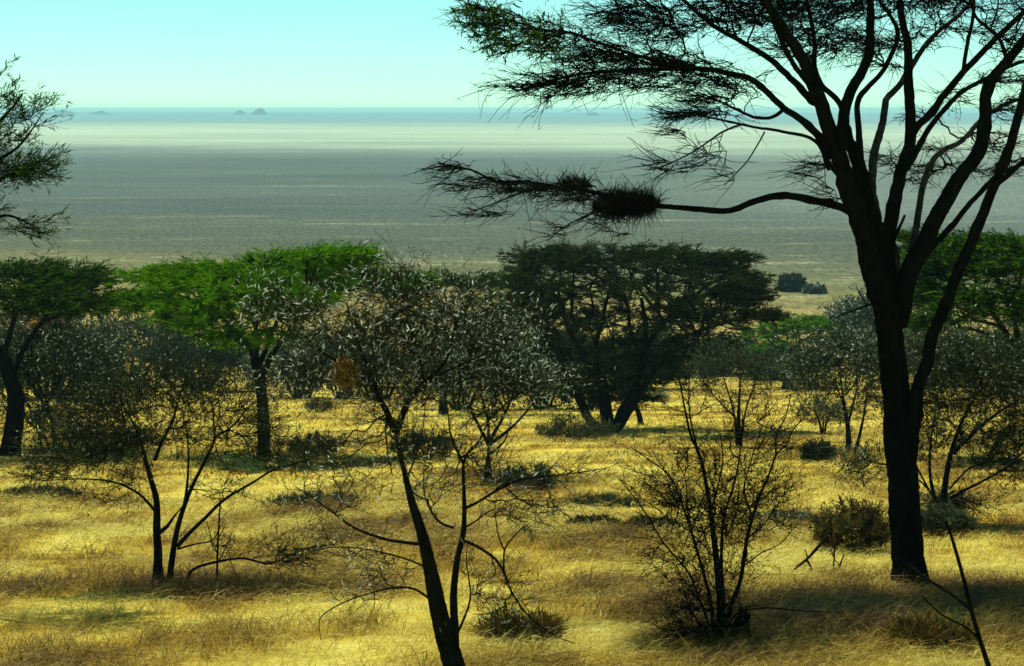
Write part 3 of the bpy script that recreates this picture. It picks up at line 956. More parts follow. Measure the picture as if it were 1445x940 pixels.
umbrella('broad dark umbrella acacia with several stems, right of centre', (860, 612),
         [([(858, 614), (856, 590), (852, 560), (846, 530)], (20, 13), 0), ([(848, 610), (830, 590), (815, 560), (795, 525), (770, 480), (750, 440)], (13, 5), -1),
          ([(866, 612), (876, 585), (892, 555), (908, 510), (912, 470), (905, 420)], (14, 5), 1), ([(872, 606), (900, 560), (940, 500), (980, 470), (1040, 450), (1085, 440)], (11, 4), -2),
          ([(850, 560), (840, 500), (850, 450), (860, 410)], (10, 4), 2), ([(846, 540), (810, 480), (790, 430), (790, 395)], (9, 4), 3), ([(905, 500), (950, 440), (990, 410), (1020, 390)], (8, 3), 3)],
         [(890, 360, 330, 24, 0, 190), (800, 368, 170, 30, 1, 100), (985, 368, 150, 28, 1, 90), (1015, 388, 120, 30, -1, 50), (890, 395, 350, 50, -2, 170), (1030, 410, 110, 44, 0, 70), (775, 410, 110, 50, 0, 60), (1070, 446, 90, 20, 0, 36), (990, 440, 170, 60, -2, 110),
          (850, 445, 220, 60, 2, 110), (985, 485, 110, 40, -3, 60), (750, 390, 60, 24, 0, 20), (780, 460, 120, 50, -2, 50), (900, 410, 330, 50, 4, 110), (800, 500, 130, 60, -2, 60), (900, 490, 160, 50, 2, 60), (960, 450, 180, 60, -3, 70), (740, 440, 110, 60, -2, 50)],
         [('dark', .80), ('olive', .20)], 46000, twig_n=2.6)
umbrella('low olive umbrella tree beneath the broad dark acacia', (905, 600),
         [([(905, 602), (900, 580), (888, 555)], (8, 6), 0), ([(892, 565), (870, 545), (850, 525)], (4, 2), 0), ([(892, 562), (910, 535), (925, 510)], (4, 2), 0)],
         [(880, 525, 180, 56, -4, 140), (825, 540, 120, 50, -4, 80), (930, 505, 90, 40, -3, 60), (870, 555, 150, 24, -4, 50)], [('olive', .5), ('midgreen', .2), ('dark', .3)], 13000)
umbrella('dark umbrella acacia half hidden behind the thorn tree in the centre', (625, 585),
         [([(625, 587), (627, 550), (630, 510), (640, 470)], (13, 8), 0), ([(630, 505), (600, 460), (570, 430)], (6, 3), 0), ([(634, 490), (670, 450), (700, 430)], (6, 3), 0)],
         [(690, 400, 120, 34, 0, 70), (620, 398, 130, 34, 0, 80), (660, 430, 190, 50, -2, 90), (570, 405, 90, 36, 0, 50), (730, 430, 110, 50, 0, 50), (600, 450, 160, 40, 0, 60)],
         [('dark', .55), ('midgreen', .45)], 13000)
umbrella('green topped umbrella acacia at the right edge behind the forked trunk', (1478, 648),
         [([(1478, 650), (1470, 600), (1455, 540), (1440, 495)], (20, 14), 0), ([(1445, 510), (1420, 470), (1395, 435), (1360, 405), (1330, 390)], (9, 4), -1), ([(1442, 500), (1430, 450), (1410, 400), (1395, 370)], (9, 4), 1),
          ([(1450, 525), (1475, 460), (1500, 400)], (10, 5), 0), ([(1412, 460), (1370, 450), (1330, 440)], (5, 2), -1), ([(1462, 560), (1430, 500), (1390, 470), (1350, 462)], (6, 3), -2)],
         [(1395, 346, 170, 24, 0, 120), (1350, 362, 130, 36, 0, 90), (1420, 375, 150, 44, -1, 110), (1325, 415, 80, 50, 0, 60), (1400, 425, 150, 70, -2, 100), (1320, 380, 90, 40, 1, 50), (1330, 450, 90, 40, -2, 40), (1480, 360, 130, 50, 0, 60), (1300, 335, 50, 8, 1, 12), (1480, 430, 120, 80, 0, 40)],
         [('green', .2), ('midgreen', .35), ('dark', .45)], 26000)
umbrella('small bright green flat topped tree beyond the slope, right of the broad dark acacia', (1108, 548),
         [([(1108, 550), (1110, 520), (1114, 490)], (9, 6), 0), ([(1111, 505), (1090, 485), (1075, 470)], (4, 2), 0), ([(1112, 500), (1135, 480), (1160, 462)], (4, 2), 0)],
         [(1125, 456, 90, 18, 0, 90), (1145, 462, 60, 22, -2, 60), (1090, 470, 80, 26, 0, 60), (1105, 495, 90, 40, 2, 60), (1150, 480, 50, 24, 0, 30)], [('green', .8), ('dark', .2)], 13000, leaf_len=(.18, .42), leaf_w=.16)

# ---- thorn trees and shrubs
SHR = 'thorn trees and shrubs on the slope'


def shrub(name, label, cat, base, stems, pads, lf, n_leaf, Y=None, **k):
    pads = [(x, y, w_, h_, d, int(n * 1.5)) for (x, y, w_, h_, d, n) in pads]
    d = dict(bark='bark_thorn', twig='twig_olive', tip=.006, jit=.2, wpath=.12, up=.1, limb_k=.78, twig_n=1.9, twig_len=(.25, .8), twig_r=.0055, outward=.5, lift=.2, wild=.5, bend=.6, sub=.9, wend=1.5,
             leaf_n=int(n_leaf * 1.5), leaf_len=(.06, .15), leaf_w=.3, leaf_parts=lf, sides=7, rough=.12, ok_from=.4, group=SHR, Y=Y)
    d.update(k)
    return plant(name, label, cat, base, stems, pads, **d)


S = [
    ([(645, 990), (642, 945), (631, 909), (618, 858), (604, 790), (594, 749), (580, 705), (570, 664), (565, 646), (558, 612), (553, 600)], (36, 16), 0),
    ([(641, 930), (642, 892), (640, 841), (645, 790), (654, 749), (655, 705), (654, 654), (662, 637), (676, 622), (690, 590), (700, 560)], (17, 6), .6),
    ([(556, 608), (545, 580), (534, 561), (524, 531), (512, 500), (500, 470), (490, 430)], (13, 4), -.4),
    ([(558, 612), (570, 580), (582, 558), (600, 540), (614, 526), (630, 508), (637, 483), (643, 460), (655, 430)], (14, 4), .4),
    ([(528, 545), (508, 522), (463, 503), (432, 476), (405, 459), (375, 438), (345, 414)], (7, 2), -.5),
    ([(590, 768), (566, 765), (543, 761), (502, 746), (468, 722), (440, 702), (418, 688)], (7, 2), -.7),
    ([(612, 852), (602, 842), (580, 830), (550, 830), (520, 838), (502, 843), (470, 858), (451, 874), (453, 903)], (5, 2), -.5),
    ([(600, 800), (570, 788), (526, 777), (480, 772), (434, 777)], (4, 1.5), .5),
    ([(655, 718), (672, 710), (706, 690), (740, 676), (808, 668), (860, 660)], (6, 2), .5),
    ([(652, 762), (675, 772), (700, 790), (713, 812), (722, 835), (745, 868), (781, 896), (812, 908)], (7, 2), -.4),
    ([(711, 806), (711, 785), (714, 772), (730, 752), (745, 742), (752, 764)], (4, 1.5), -.3),
    ([(711, 775), (703, 755), (698, 720)], (3, 1.5), -.3),
    ([(655, 745), (672, 735), (690, 722), (715, 716)], (4, 2), .6),
    ([(646, 893), (656, 870), (664, 840), (658, 790), (660, 770)], (5, 3), .3),
    ([(654, 655), (645, 636), (635, 610), (632, 575)], (6, 3), .2),
    ([(572, 680), (584, 650), (596, 610), (600, 570)], (4, 2), .6),
    ([(618, 530), (650, 515), (690, 495), (730, 460), (738, 420)], (5, 2), .5),
    ([(600, 545), (590, 500), (575, 455), (580, 420), (590, 380)], (5, 2), 0),
    ([(690, 592), (720, 565), (755, 545), (800, 535), (835, 540)], (4, 2), .6),
    ([(640, 745), (618, 735), (600, 700), (598, 660)], (5, 2), 0),
]
PADS = [(470, 455, 150, 90, -.6, 70), (400, 435, 110, 50, -.6, 40), (560, 450, 160, 130, -.2, 110), (640, 460, 150, 130, .3, 100), (590, 410, 100, 60, 0, 40), (690, 480, 110, 110, .5, 55), (520, 530, 150, 90, -.3, 70), (620, 540, 130, 80, .2, 60),
        (740, 450, 50, 80, .5, 14), (735, 545, 110, 60, .6, 30), (800, 540, 80, 24, .6, 10), (430, 520, 70, 70, -.5, 22), (560, 590, 110, 60, 0, 35), (680, 580, 110, 60, .4, 35),
        (520, 650, 130, 110, -.3, 40), (470, 700, 110, 70, -.5, 14), (690, 660, 90, 80, .4, 28), (740, 710, 140, 80, .4, 36), (610, 680, 90, 120, .4, 28), (800, 670, 100, 40, .5, 14), (560, 800, 110, 50, 0, 16), (680, 820, 60, 80, .2, 14),
        (490, 770, 120, 40, .3, 12), (710, 850, 110, 70, -.2, 30), (520, 835, 100, 30, -.4, 8), (640, 640, 60, 100, .2, 18)]
thorn_root, thorn_sk, thorn_b = shrub('thorn_tree', 'forked thorn tree in the centre foreground covered with pale pods', 'tree', (645, 990), S, PADS, [('pod', .56), ('greyleaf', .12), ('olive', .32)], 4300, twig='twig_olive',
      tip=.0034, twig_len=(.10, .36), twig_r=.0030, leaf_len=(.03, .08), leaf_w=.18, twig_n=1.35, sub=1.0, ok_from=.9, sides=10, leaf_wild=1.0, up=.05)
nest('straw_nest', 'ginger straw weaver nest hanging in the left fork of the central thorn tree', 'nest', 486, 524, 34, 42, thorn_b[1] - .5, ('brush', 'nest', 'nest'), 1100, .5, 1.1, (.10, .30), .05)

S = [
    ([(221, 828), (223, 783), (221, 749), (221, 709), (214, 681), (205, 650), (197, 618), (185, 592), (168, 562)], (15, 5), 0),
    ([(238, 828), (245, 773), (254, 732), (269, 691), (289, 651), (302, 621), (301, 590), (300, 570), (283, 553)], (13, 4), .5),
    ([(224, 752), (236, 743), (245, 730), (256, 716)], (9, 7), .2),
    ([(250, 772), (268, 752), (289, 732), (317, 705), (357, 681), (385, 664), (425, 652), (460, 640)], (8, 2), .4),
    ([(262, 826), (269, 807), (289, 797), (340, 788), (381, 795), (425, 777), (470, 768)], (6, 2), .3),
    ([(219, 722), (197, 698), (163, 681), (120, 676), (70, 678)], (6, 2), -.5),
    ([(218, 650), (228, 625), (242, 597), (253, 562), (262, 535)], (7, 3), -.2),
    ([(230, 828), (226, 790), (223, 760)], (11, 9), -.15),
    ([(302, 618), (330, 600), (350, 575), (372, 560)], (5, 2), .3),
    ([(250, 775), (275, 768), (300, 762), (312, 740)], (4, 2), .4),
    ([(196, 615), (170, 622), (140, 640), (110, 648)], (5, 2), -.4),
    ([(254, 734), (262, 700), (266, 650), (262, 600), (250, 570)], (6, 2), .6),
]
PADS = [(190, 560, 150, 70, 0, 70), (270, 555, 170, 70, 0, 80), (340, 575, 110, 70, .3, 45), (140, 600, 120, 70, -.2, 50), (220, 610, 160, 60, 0, 50), (300, 620, 110, 60, .3, 30), (110, 645, 140, 44, -.4, 34), (180, 655, 100, 50, -.3, 22), (380, 640, 120, 50, .3, 22),
        (240, 530, 150, 30, 0, 30), (400, 782, 130, 40, .3, 30), (70, 668, 110, 30, -.5, 24), (420, 640, 100, 40, .4, 24), (130, 620, 150, 80, -.3, 40), (300, 690, 90, 60, .3, 12), (150, 690, 100, 40, -.4, 10), (360, 610, 90, 50, .2, 22), (300, 780, 60, 40, .3, 6)]
shrub('thorn_shrub', 'spreading two-stemmed thorn shrub in the left foreground grass', 'shrub', (228, 828), S, PADS, [('olive', .75), ('greyleaf', .2), ('pod', .05)], 11000,
      tip=.0038, twig_len=(.15, .5), twig_r=.0036, leaf_len=(.022, .06), leaf_w=.3, twig_n=1.8, sub=.9, ok_from=.7, outward=.6, lift=.15)

S = [
    ([(1012, 908), (1017, 856), (1010, 781), (1003, 725), (993, 664), (984, 635), (974, 612), (965, 570), (958, 532)], (12, 3), 0),
    ([(1016, 905), (1030, 860), (1045, 818), (1054, 762), (1068, 711), (1085, 670), (1096, 640), (1109, 629), (1119, 607), (1142, 582)], (10, 3), .4),
    ([(1008, 904), (1005, 865), (998, 828), (979, 762), (960, 705), (946, 673), (923, 654), (890, 631)], (8, 2), -.4),
    ([(1018, 900), (1021, 851), (1018, 800), (1021, 734), (1034, 690), (1042, 655), (1046, 620), (1048, 580)], (9, 3), .3),
    ([(1000, 880), (985, 840), (970, 806), (937, 767), (905, 715), (871, 673)], (5, 2), -.6),
    ([(1095, 640), (1096, 612), (1108, 590), (1116, 557)], (4, 2), .4), ([(986, 640), (976, 600), (972, 570), (973, 525)], (4, 2), .1),
    ([(1054, 760), (1080, 738), (1105, 700), (1120, 690)], (3, 1.5), .4), ([(1003, 725), (1012, 690), (1020, 650), (1016, 610)], (4, 2), -.2),
    ([(1062, 730), (1050, 690), (1060, 650), (1075, 600)], (4, 2), .5), ([(1048, 800), (1075, 780), (1100, 768), (1125, 740)], (3, 1.5), .3), ([(960, 705), (950, 740), (930, 720), (900, 700)], (3, 1.5), -.4),
    ([(1020, 900), (1036, 870), (1052, 862), (1085, 858), (1130, 862), (1175, 864)], (4, 1.5), -.2), ([(1004, 895), (984, 875), (970, 850), (962, 820)], (5, 2), -.3),
    ([(1024, 760), (1040, 720), (1042, 680)], (3, 2), .1), ([(979, 762), (970, 720), (968, 680), (955, 650)], (4, 2), -.2),
]
PADS = [(1010, 700, 200, 150, 0, 70), (1000, 640, 170, 90, 0, 40), (1060, 690, 130, 110, .3, 40), (950, 710, 110, 90, -.3, 32), (1010, 740, 140, 100, 0, 60), (1000, 800, 140, 80, 0, 50), (900, 670, 70, 70, -.4, 10), (1100, 620, 70, 80, .4, 12), (965, 570, 60, 70, 0, 10), (1050, 600, 60, 60, .2, 8),
        (995, 860, 120, 70, 0, 70), (985, 890, 110, 40, -.1, 40), (1110, 740, 60, 60, .3, 8), (940, 780, 60, 60, -.4, 8)]
shrub('bare_shrub', 'leafless many-stemmed shrub in the right foreground with a dense tangled foot', 'shrub', (1012, 908), S, PADS, [('olive', .8), ('brush', .2)], 4200,
      tip=.0036, twig_len=(.12, .42), twig_r=.003, leaf_len=(.02, .045), leaf_w=.35, twig_n=1.9, sub=.8, ok_from=.3, lift=.3, twig='twig')

shrub('grey_shrub_tree', 'grey leaved multi-stemmed small tree behind the central thorn tree', 'tree', (688, 680),
      [([(688, 682), (689, 650), (690, 622)], (14, 11), 0), ([(690, 628), (675, 600), (660, 572), (645, 540)], (8, 3), 0), ([(690, 625), (688, 590), (680, 560), (676, 525)], (7, 3), 1), ([(690, 624), (705, 598), (720, 568), (728, 535)], (8, 3), -1),
       ([(690, 628), (720, 605), (748, 575), (765, 550)], (7, 3), 0), ([(692, 640), (712, 622), (722, 590)], (5, 2), 1)],
      [(690, 505, 190, 80, 0, 120), (650, 540, 110, 50, 0, 50), (740, 540, 110, 60, 0, 50), (690, 470, 140, 50, 0, 50)], [('greyleaf', .8), ('pod', .2)], 8000, tip=.009, twig_len=(.2, .6), leaf_len=(.06, .15))
shrub('grey_shrub_tree', 'three-stemmed grey leaved small tree left of the tall acacia trunk', 'tree', (1198, 634),
      [([(1198, 634), (1196, 600), (1190, 565), (1186, 530)], (9, 5), 0), ([(1208, 634), (1214, 610), (1220, 580), (1224, 545)], (7, 4), .5), ([(1196, 600), (1204, 570), (1210, 540), (1205, 510)], (5, 3), .5), ([(1190, 570), (1178, 540), (1165, 515)], (4, 2), 0)],
      [(1185, 500, 130, 60, 0, 120), (1220, 510, 110, 80, 0, 80), (1150, 515, 80, 50, 0, 50), (1230, 560, 80, 60, 0, 30), (1180, 545, 110, 30, 0, 30)], [('greyleaf', .55), ('pod', .1), ('olive', .35)], 11000, tip=.009, leaf_len=(.07, .17))
shrub('grey_shrub_tree', 'slender grey tree with dark upright stems behind the bare shrub', 'tree', (1043, 630),
      [([(1043, 630), (1042, 600), (1043, 565), (1045, 530)], (8, 3), 0), ([(1040, 629), (1036, 585), (1025, 545), (1015, 515)], (5, 2), 0), ([(1045, 628), (1052, 580), (1064, 545), (1075, 515)], (5, 2), 0), ([(1043, 595), (1000, 550), (985, 520)], (4, 2), 0)],
      [(1035, 510, 120, 50, 0, 80), (1000, 530, 70, 50, 0, 26), (1070, 530, 70, 50, 0, 30), (1040, 560, 110, 50, 0, 24)], [('greyleaf', .9), ('olive', .1)], 4200, tip=.009, leaf_len=(.06, .15))
shrub('low_shrub', 'low grey shrub with a dark foot standing beside the dark rounded bush', 'shrub', (1162, 612),
      [([(1160, 612), (1156, 595), (1148, 575)], (4, 2), 0), ([(1163, 612), (1168, 592), (1176, 572)], (4, 2), 0), ([(1161, 612), (1162, 590), (1160, 570)], (3, 2), 0)],
      [(1160, 580, 80, 34, 0, 60)], [('greyleaf', 1.0)], 2600, tip=.008)
shrub('low_shrub', 'small dark topped shrub in the yellow grass near the three-stemmed grey tree', 'shrub', (1120, 552),
      [([(1122, 554), (1112, 536), (1098, 520)], (5, 2), 0), ([(1124, 554), (1130, 535), (1140, 520)], (4, 2), 0)],
      [(1120, 515, 90, 36, 0, 60), (1130, 540, 70, 24, 1, 40)], [('greyleaf', .6), ('dark', .4)], 3600, tip=.009, leaf_len=(.08, .2))
S = [
    ([(1334, 742), (1332, 710), (1336, 670), (1345, 630), (1360, 590), (1380, 555), (1400, 530)], (11, 4), 0), ([(1330, 740), (1318, 700), (1312, 660), (1315, 610), (1325, 560)], (9, 3), .5),
    ([(1338, 705), (1365, 690), (1400, 672), (1445, 645), (1480, 630)], (6, 2), 0), ([(1345, 640), (1380, 605), (1420, 575), (1460, 555)], (8, 3), .5), ([(1395, 540), (1400, 520), (1385, 500)], (4, 2), 0),
    ([(1330, 720), (1300, 680), (1260, 660), (1215, 650), (1180, 668)], (4, 1.5), .6), ([(1340, 690), (1370, 660), (1410, 650), (1445, 640)], (4, 2), -.4), ([(1322, 712), (1290, 650), (1275, 600)], (5, 2), .5)]
PADS = [(1370, 520, 160, 80, 0, 110), (1330, 560, 120, 90, 0, 70), (1420, 560, 120, 90, .5, 70), (1380, 620, 150, 80, 0, 60), (1440, 620, 90, 70, 0, 30), (1230, 655, 90, 36, .6, 24), (1300, 620, 90, 90, .4, 30), (1420, 665, 100, 30, 0, 16), (1330, 500, 110, 50, 0, 40), (1340, 715, 90, 50, 0, 40), (1460, 500, 100, 80, 0, 30)]
shrub('thorn_shrub', 'wide dusty olive thorn shrub behind and right of the tall acacia trunk', 'shrub', (1334, 742), S, PADS, [('olive', .6), ('greyleaf', .32), ('pod', .08)], 15000,
      tip=.006, twig_len=(.2, .6), twig_r=.0045, leaf_len=(.04, .10), twig_n=2.8, ok_from=.6)
S = [([(78, 632), (74, 600), (66, 570), (55, 540)], (6, 3), 0), ([(86, 632), (96, 600), (108, 570), (118, 545)], (5, 2), 0), ([(70, 632), (55, 600), (38, 570)], (5, 2), 0), ([(98, 630), (100, 600), (98, 570)], (4, 2), .5), ([(60, 630), (52, 605), (50, 580)], (4, 2), 0),
     ([(72, 590), (40, 530), (20, 490), (10, 460)], (5, 2), 1), ([(66, 570), (90, 520), (70, 480), (50, 460)], (5, 2), 1)]
PADS = [(50, 470, 150, 60, 1, 100), (90, 500, 150, 60, 0, 90), (30, 530, 120, 90, 0, 80), (110, 550, 120, 70, 0, 70), (60, 590, 150, 60, 0, 60), (160, 560, 90, 70, 0, 40), (60, 450, 110, 40, 1, 50)]
shrub('grey_shrub_tree', 'wide grey thicket of thin stems below the left umbrella acacia', 'tree', (80, 634), S, PADS, [('greyleaf', .5), ('olive', .4), ('pod', .1)], 24000, tip=.008, leaf_len=(.07, .17))
nest('straw_nest', 'pale straw nest in the top of the grey thicket at the left', 'nest', 50, 458, 34, 22, foot(80, 634)[1] + .2, ('nest', 'nest', 'nest'), 420, .3, .9, (.14, .4))


# ---- rounded and low bushes
BUSH = 'bushes and low cover on the slope'
FB = 'bushes beyond the foot of the slope'


def bush(name, label, base, w, h, lf, n, stems_n=6, Y=None, tipk=1.0, ll=(.06, .16), group=BUSH, up=.35, dense=1.0, lw=.2):
    bx, by = base
    st = []
    for i in range(stems_n):
        a = (i + .5) / stems_n * 2 - 1
        e = bx + a * w * .34 + random.uniform(-3, 3)
        st.append(([(bx + a * w * .08, by + .5), (bx + a * w * .2, by - h * .3), (e, by - h * random.uniform(.55, .8))], (max(1.5, w * .035), 1.0), random.uniform(-.8, .8)))
    pads = [(bx, by - h * .62, w * .8, h * .7, 0, int(60 * dense)), (bx - w * .27, by - h * .42, w * .5, h * .6, 0, int(30 * dense)), (bx + w * .27, by - h * .45, w * .5, h * .6, 0, int(30 * dense)), (bx, by - h * .25, w * .8, h * .4, 0, int(24 * dense))]
    Y0 = foot(*base)[1] if Y is None else Y
    s = Y0 / F
    n = int(n * 2.2)
    if group == FB:
        ll = (3.2 * s, 9 * s); lw = .3; n = int(n * .8)
    return plant(name, label, 'bush', base, st, pads, bark='bark_grey', twig='twig_grey', tip=.004 + .06 * s, jit=.2, wpath=.15, twig_n=2.6, twig_len=(h * s * .12, h * s * .34), twig_r=.003 + .08 * s, outward=.4, lift=up, wild=.55, sub=1.0,
                 leaf_n=n, leaf_len=ll, leaf_w=lw, leaf_parts=lf, sides=5, ok_from=.3, group=group, Y=Y, wend=.8)


DK, GR, OL, BR = [('dark', 1.0)], [('greyleaf', .9), ('pod', .1)], [('olive', .8), ('brush', .2)], [('brush', .7), ('olive', .3)]
FB = 'bushes beyond the foot of the slope'
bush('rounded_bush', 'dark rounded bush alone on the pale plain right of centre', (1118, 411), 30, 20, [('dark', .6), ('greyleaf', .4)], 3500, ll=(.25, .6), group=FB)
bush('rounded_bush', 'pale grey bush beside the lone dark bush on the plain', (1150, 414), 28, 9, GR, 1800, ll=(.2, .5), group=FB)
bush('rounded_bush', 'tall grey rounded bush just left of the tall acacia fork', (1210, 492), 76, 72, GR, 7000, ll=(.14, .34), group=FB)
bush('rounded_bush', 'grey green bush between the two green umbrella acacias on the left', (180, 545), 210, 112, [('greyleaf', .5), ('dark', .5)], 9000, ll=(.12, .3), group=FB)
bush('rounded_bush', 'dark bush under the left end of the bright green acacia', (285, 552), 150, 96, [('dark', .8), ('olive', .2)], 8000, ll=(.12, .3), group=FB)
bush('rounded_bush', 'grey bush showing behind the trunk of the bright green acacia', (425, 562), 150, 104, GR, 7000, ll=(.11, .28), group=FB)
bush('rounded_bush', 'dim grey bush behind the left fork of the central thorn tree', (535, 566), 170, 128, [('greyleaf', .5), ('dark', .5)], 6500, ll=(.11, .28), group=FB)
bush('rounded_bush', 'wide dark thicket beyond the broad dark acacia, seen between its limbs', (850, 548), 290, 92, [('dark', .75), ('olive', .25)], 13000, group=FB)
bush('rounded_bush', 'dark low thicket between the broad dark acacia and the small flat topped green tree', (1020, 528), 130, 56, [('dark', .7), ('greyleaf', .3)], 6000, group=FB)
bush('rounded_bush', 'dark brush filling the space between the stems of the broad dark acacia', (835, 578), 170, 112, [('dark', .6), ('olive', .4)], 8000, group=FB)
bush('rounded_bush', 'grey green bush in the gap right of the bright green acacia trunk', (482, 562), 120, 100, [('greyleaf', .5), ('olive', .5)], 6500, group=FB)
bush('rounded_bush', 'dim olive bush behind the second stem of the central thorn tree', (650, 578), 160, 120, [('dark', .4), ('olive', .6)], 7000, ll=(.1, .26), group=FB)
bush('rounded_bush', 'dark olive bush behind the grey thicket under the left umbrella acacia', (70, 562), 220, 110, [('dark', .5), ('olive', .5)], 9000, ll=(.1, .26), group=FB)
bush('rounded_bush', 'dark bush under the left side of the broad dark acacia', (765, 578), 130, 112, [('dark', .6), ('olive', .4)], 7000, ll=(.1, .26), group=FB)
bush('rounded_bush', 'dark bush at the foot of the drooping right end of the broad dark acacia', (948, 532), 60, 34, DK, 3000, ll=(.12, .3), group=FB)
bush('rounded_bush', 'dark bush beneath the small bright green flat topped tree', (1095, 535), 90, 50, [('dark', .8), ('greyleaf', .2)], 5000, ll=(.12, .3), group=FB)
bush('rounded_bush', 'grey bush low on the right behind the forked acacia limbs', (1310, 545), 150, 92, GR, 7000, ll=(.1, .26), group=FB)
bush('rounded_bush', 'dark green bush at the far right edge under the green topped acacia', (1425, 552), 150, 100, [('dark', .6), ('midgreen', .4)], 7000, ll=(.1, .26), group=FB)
bush('low_bush', 'dark rounded low bush with a pale tuft on top, left of the three-stemmed grey tree', (1156, 652), 46, 26, [('dark', .75), ('greyleaf', .25)], 2600)
bush('low_bush', 'wide dark olive brush just left of the tall acacia trunk', (1205, 776), 110, 62, [('brush', .5), ('olive', .5)], 5200, ll=(.04, .12))
bush('low_bush', 'dark tangle of grey twigs at the foot of the wide olive shrub', (1330, 757), 84, 40, [('olive', .5), ('greyleaf', .5)], 3600, ll=(.04, .1))
bush('low_bush', 'low brown brush in yellow grass right of the bright acacia trunk', (440, 645), 90, 30, BR, 2200, dense=.5)
bush('low_bush', 'sparse olive scrub at the foot of the broad dark acacia stems', (815, 622), 110, 34, [('olive', .8), ('greyleaf', .2)], 2600)
bush('low_bush', 'sparse olive scrub below the grey thicket at the left', (150, 640), 150, 40, [('olive', .7), ('greyleaf', .3)], 3200)
bush('low_bush', 'olive scrub between the grey tree and the central thorn trunk', (600, 648), 100, 40, [('olive', .8), ('greyleaf', .2)], 2400)
bush('low_bush', 'small dark bush in the clearing left of the central thorn tree fork', (452, 583), 44, 20, [('olive', 1.0)], 1500)
bush('low_bush', 'small grey bush in the clearing under the broad dark acacia', (925, 568), 44, 16, GR, 1200)
bush('low_bush', 'low grey green cover on the slope left of the central thorn trunk', (440, 716), 150, 15, [('olive', .65), ('greyleaf', .35)], 2400, ll=(.04, .11))
bush('low_bush', 'low grey cover behind the right branches of the central thorn tree', (850, 716), 110, 15, [('olive', .65), ('greyleaf', .35)], 1800, ll=(.04, .11))
bush('low_bush', 'dark low heath patch right of the central thorn tree', (838, 745), 80, 13, [('olive', .6), ('dark', .4)], 2000, ll=(.04, .11))
bush('low_bush', 'dark low heath patch left of the bare shrub stems', (920, 748), 90, 14, [('olive', .6), ('dark', .4)], 2000, ll=(.04, .11))
bush('low_bush', 'grey ground cover right of the bare shrub', (1105, 742), 120, 16, GR, 2200, ll=(.04, .1))
bush('low_bush', 'flat grey ground cover at the left edge of the slope', (55, 704), 120, 13, [('greyleaf', .5), ('olive', .5)], 2600, ll=(.04, .11))
bush('low_bush', 'grey tuft behind the second stem of the central thorn tree', (745, 690), 90, 32, [('olive', .6), ('greyleaf', .4)], 2200, ll=(.04, .12))
bush('low_bush', 'brown brush under the lower right branches of the central thorn tree', (735, 905), 120, 30, BR, 1600, ll=(.08, .22), lw=.06)
bush('low_bush', 'dark brown tussock at the bottom right corner by the slim near stem', (1310, 915), 120, 28, BR, 1600, ll=(.08, .24), lw=.06)

# ---- stump, fallen branch and bare stems
b = foot(1046, 908); s = b[1] / F
P = [at(1046, 912, b[1]), at(1046, 900, b[1]), at(1047, 886, b[1]), at(1050, 872, b[1] + .02)]
root = thing('tree_stump', b, 'short dark broken stump at the foot of the bare shrub', 'stump')
mb = MB(); tube(mb, spline(P, .03), np.interp(np.arange(len(spline(P, .03))), [0, 4, len(spline(P, .03)) - 1], [17 * s, 13 * s, 8 * s]), 11, 0, .28)
mb.build('stump_wood', M['bark'], root, origin=b)
mb = MB(); T = at(1051, 870, b[1] + .02)
for q in range(5):
    a = q / 5 * 6.28
    st0 = T + np.array([math.cos(a) * 6 * s, math.sin(a) * 6 * s, -.03])
    tube(mb, [st0, st0 + np.array([0, 0, .05 + .03 * (q % 3)]), st0 + np.array([.01, 0, .09 + .05 * (q % 2)])], [3.2 * s, 2 * s, .4 * s], 5, 0, .2)
mb.build('splinters', M['bark_thorn'], root, origin=b)


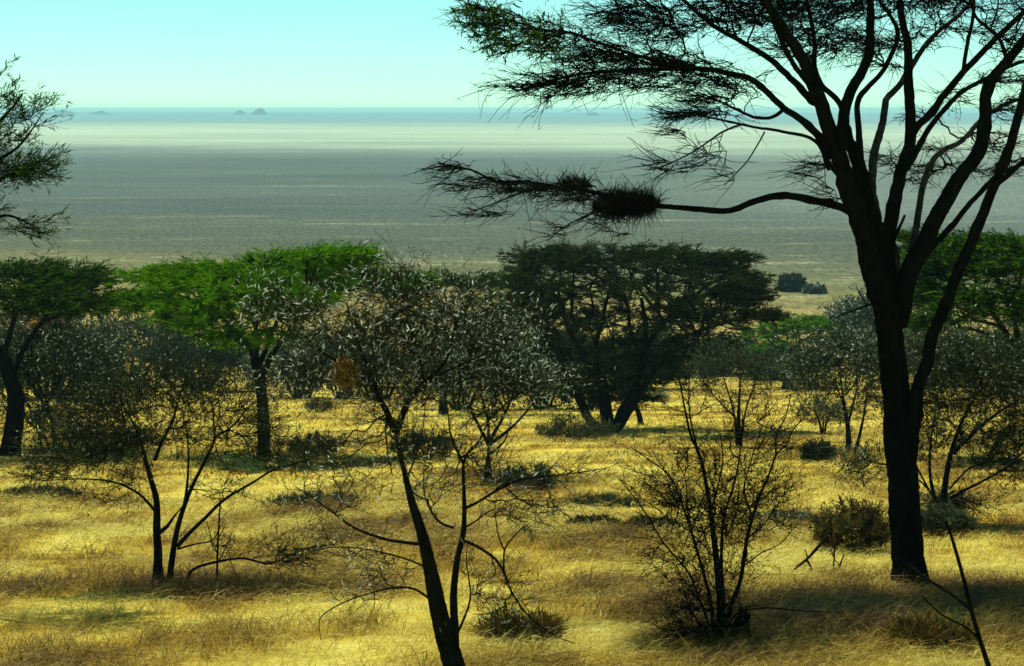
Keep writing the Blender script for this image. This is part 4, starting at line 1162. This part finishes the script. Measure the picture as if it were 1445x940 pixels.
def stick(name, label, cat, base, chains, mat='bark_thorn', Y=None, group=None):
    b = foot(*base) if Y is None else at(base[0], base[1], Y)
    s = b[1] / F
    root = thing(name, b, label, cat, group)
    for i, (pts, w, dY) in enumerate(chains):
        P, R = px_chain(pts, b[1], dY, w, s)
        if i == 0: P[0][2] -= .04
        mb = MB(); tube(mb, P, np.maximum(R, .0025), 6, 0, .15)
        mb.build('stem' if i == 0 else 'side_branch', M[mat], root, origin=b)
    return root


stick('dead_branch', 'bent dead branch sticking out of the grass left of the tall acacia trunk', 'branch', (1112, 812),
      [([(1112, 813), (1125, 800), (1138, 790), (1150, 777), (1162, 763), (1170, 749)], (3, 5), .3), ([(1138, 790), (1144, 800), (1147, 815)], (4, 2), .1), ([(1140, 788), (1136, 775)], (2, 1.5), 0)])
BS = 'bare stems standing in the grass'
stick('bare_sapling', 'thin forked bare stem beside the bent dead branch', 'stem', (1183, 808), [([(1183, 809), (1186, 795), (1191, 783)], (3, 2), 0), ([(1185, 798), (1178, 790), (1177, 782)], (2, 1.5), 0)], group=BS)
stick('bare_sapling', 'thin straight bare stem between the dead branch and the forked stem', 'stem', (1176, 810), [([(1176, 811), (1177, 790), (1178, 768)], (3, 1.6), 0), ([(1177, 788), (1172, 775)], (2, 1.2), 0)], group=BS)
stick('bare_sapling', 'upright bare stem right of the left thorn shrub', 'stem', (306, 826),
      [([(306, 827), (307, 780), (309, 740), (311, 705)], (4, 2), 0), ([(307, 782), (298, 760), (292, 735)], (2, 1.2), .1), ([(307, 795), (320, 770), (328, 750)], (2, 1.2), 0), ([(308, 760), (318, 742)], (1.6, 1), 0)], group=BS)
stick('bare_sapling', 'slim dark near stem with a side branch at the bottom right', 'stem', (1440, 1105),
      [([(1440, 1106), (1425, 1030), (1397, 945), (1382, 900), (1370, 858), (1358, 810), (1342, 755), (1334, 735)], (10, 4), 0), ([(1370, 860), (1345, 840), (1310, 818), (1285, 800), (1262, 785)], (7, 2), .4), ([(1384, 905), (1362, 885), (1330, 868), (1300, 840)], (4, 2), -.3)], Y=12.9, mat='bark', group=BS)
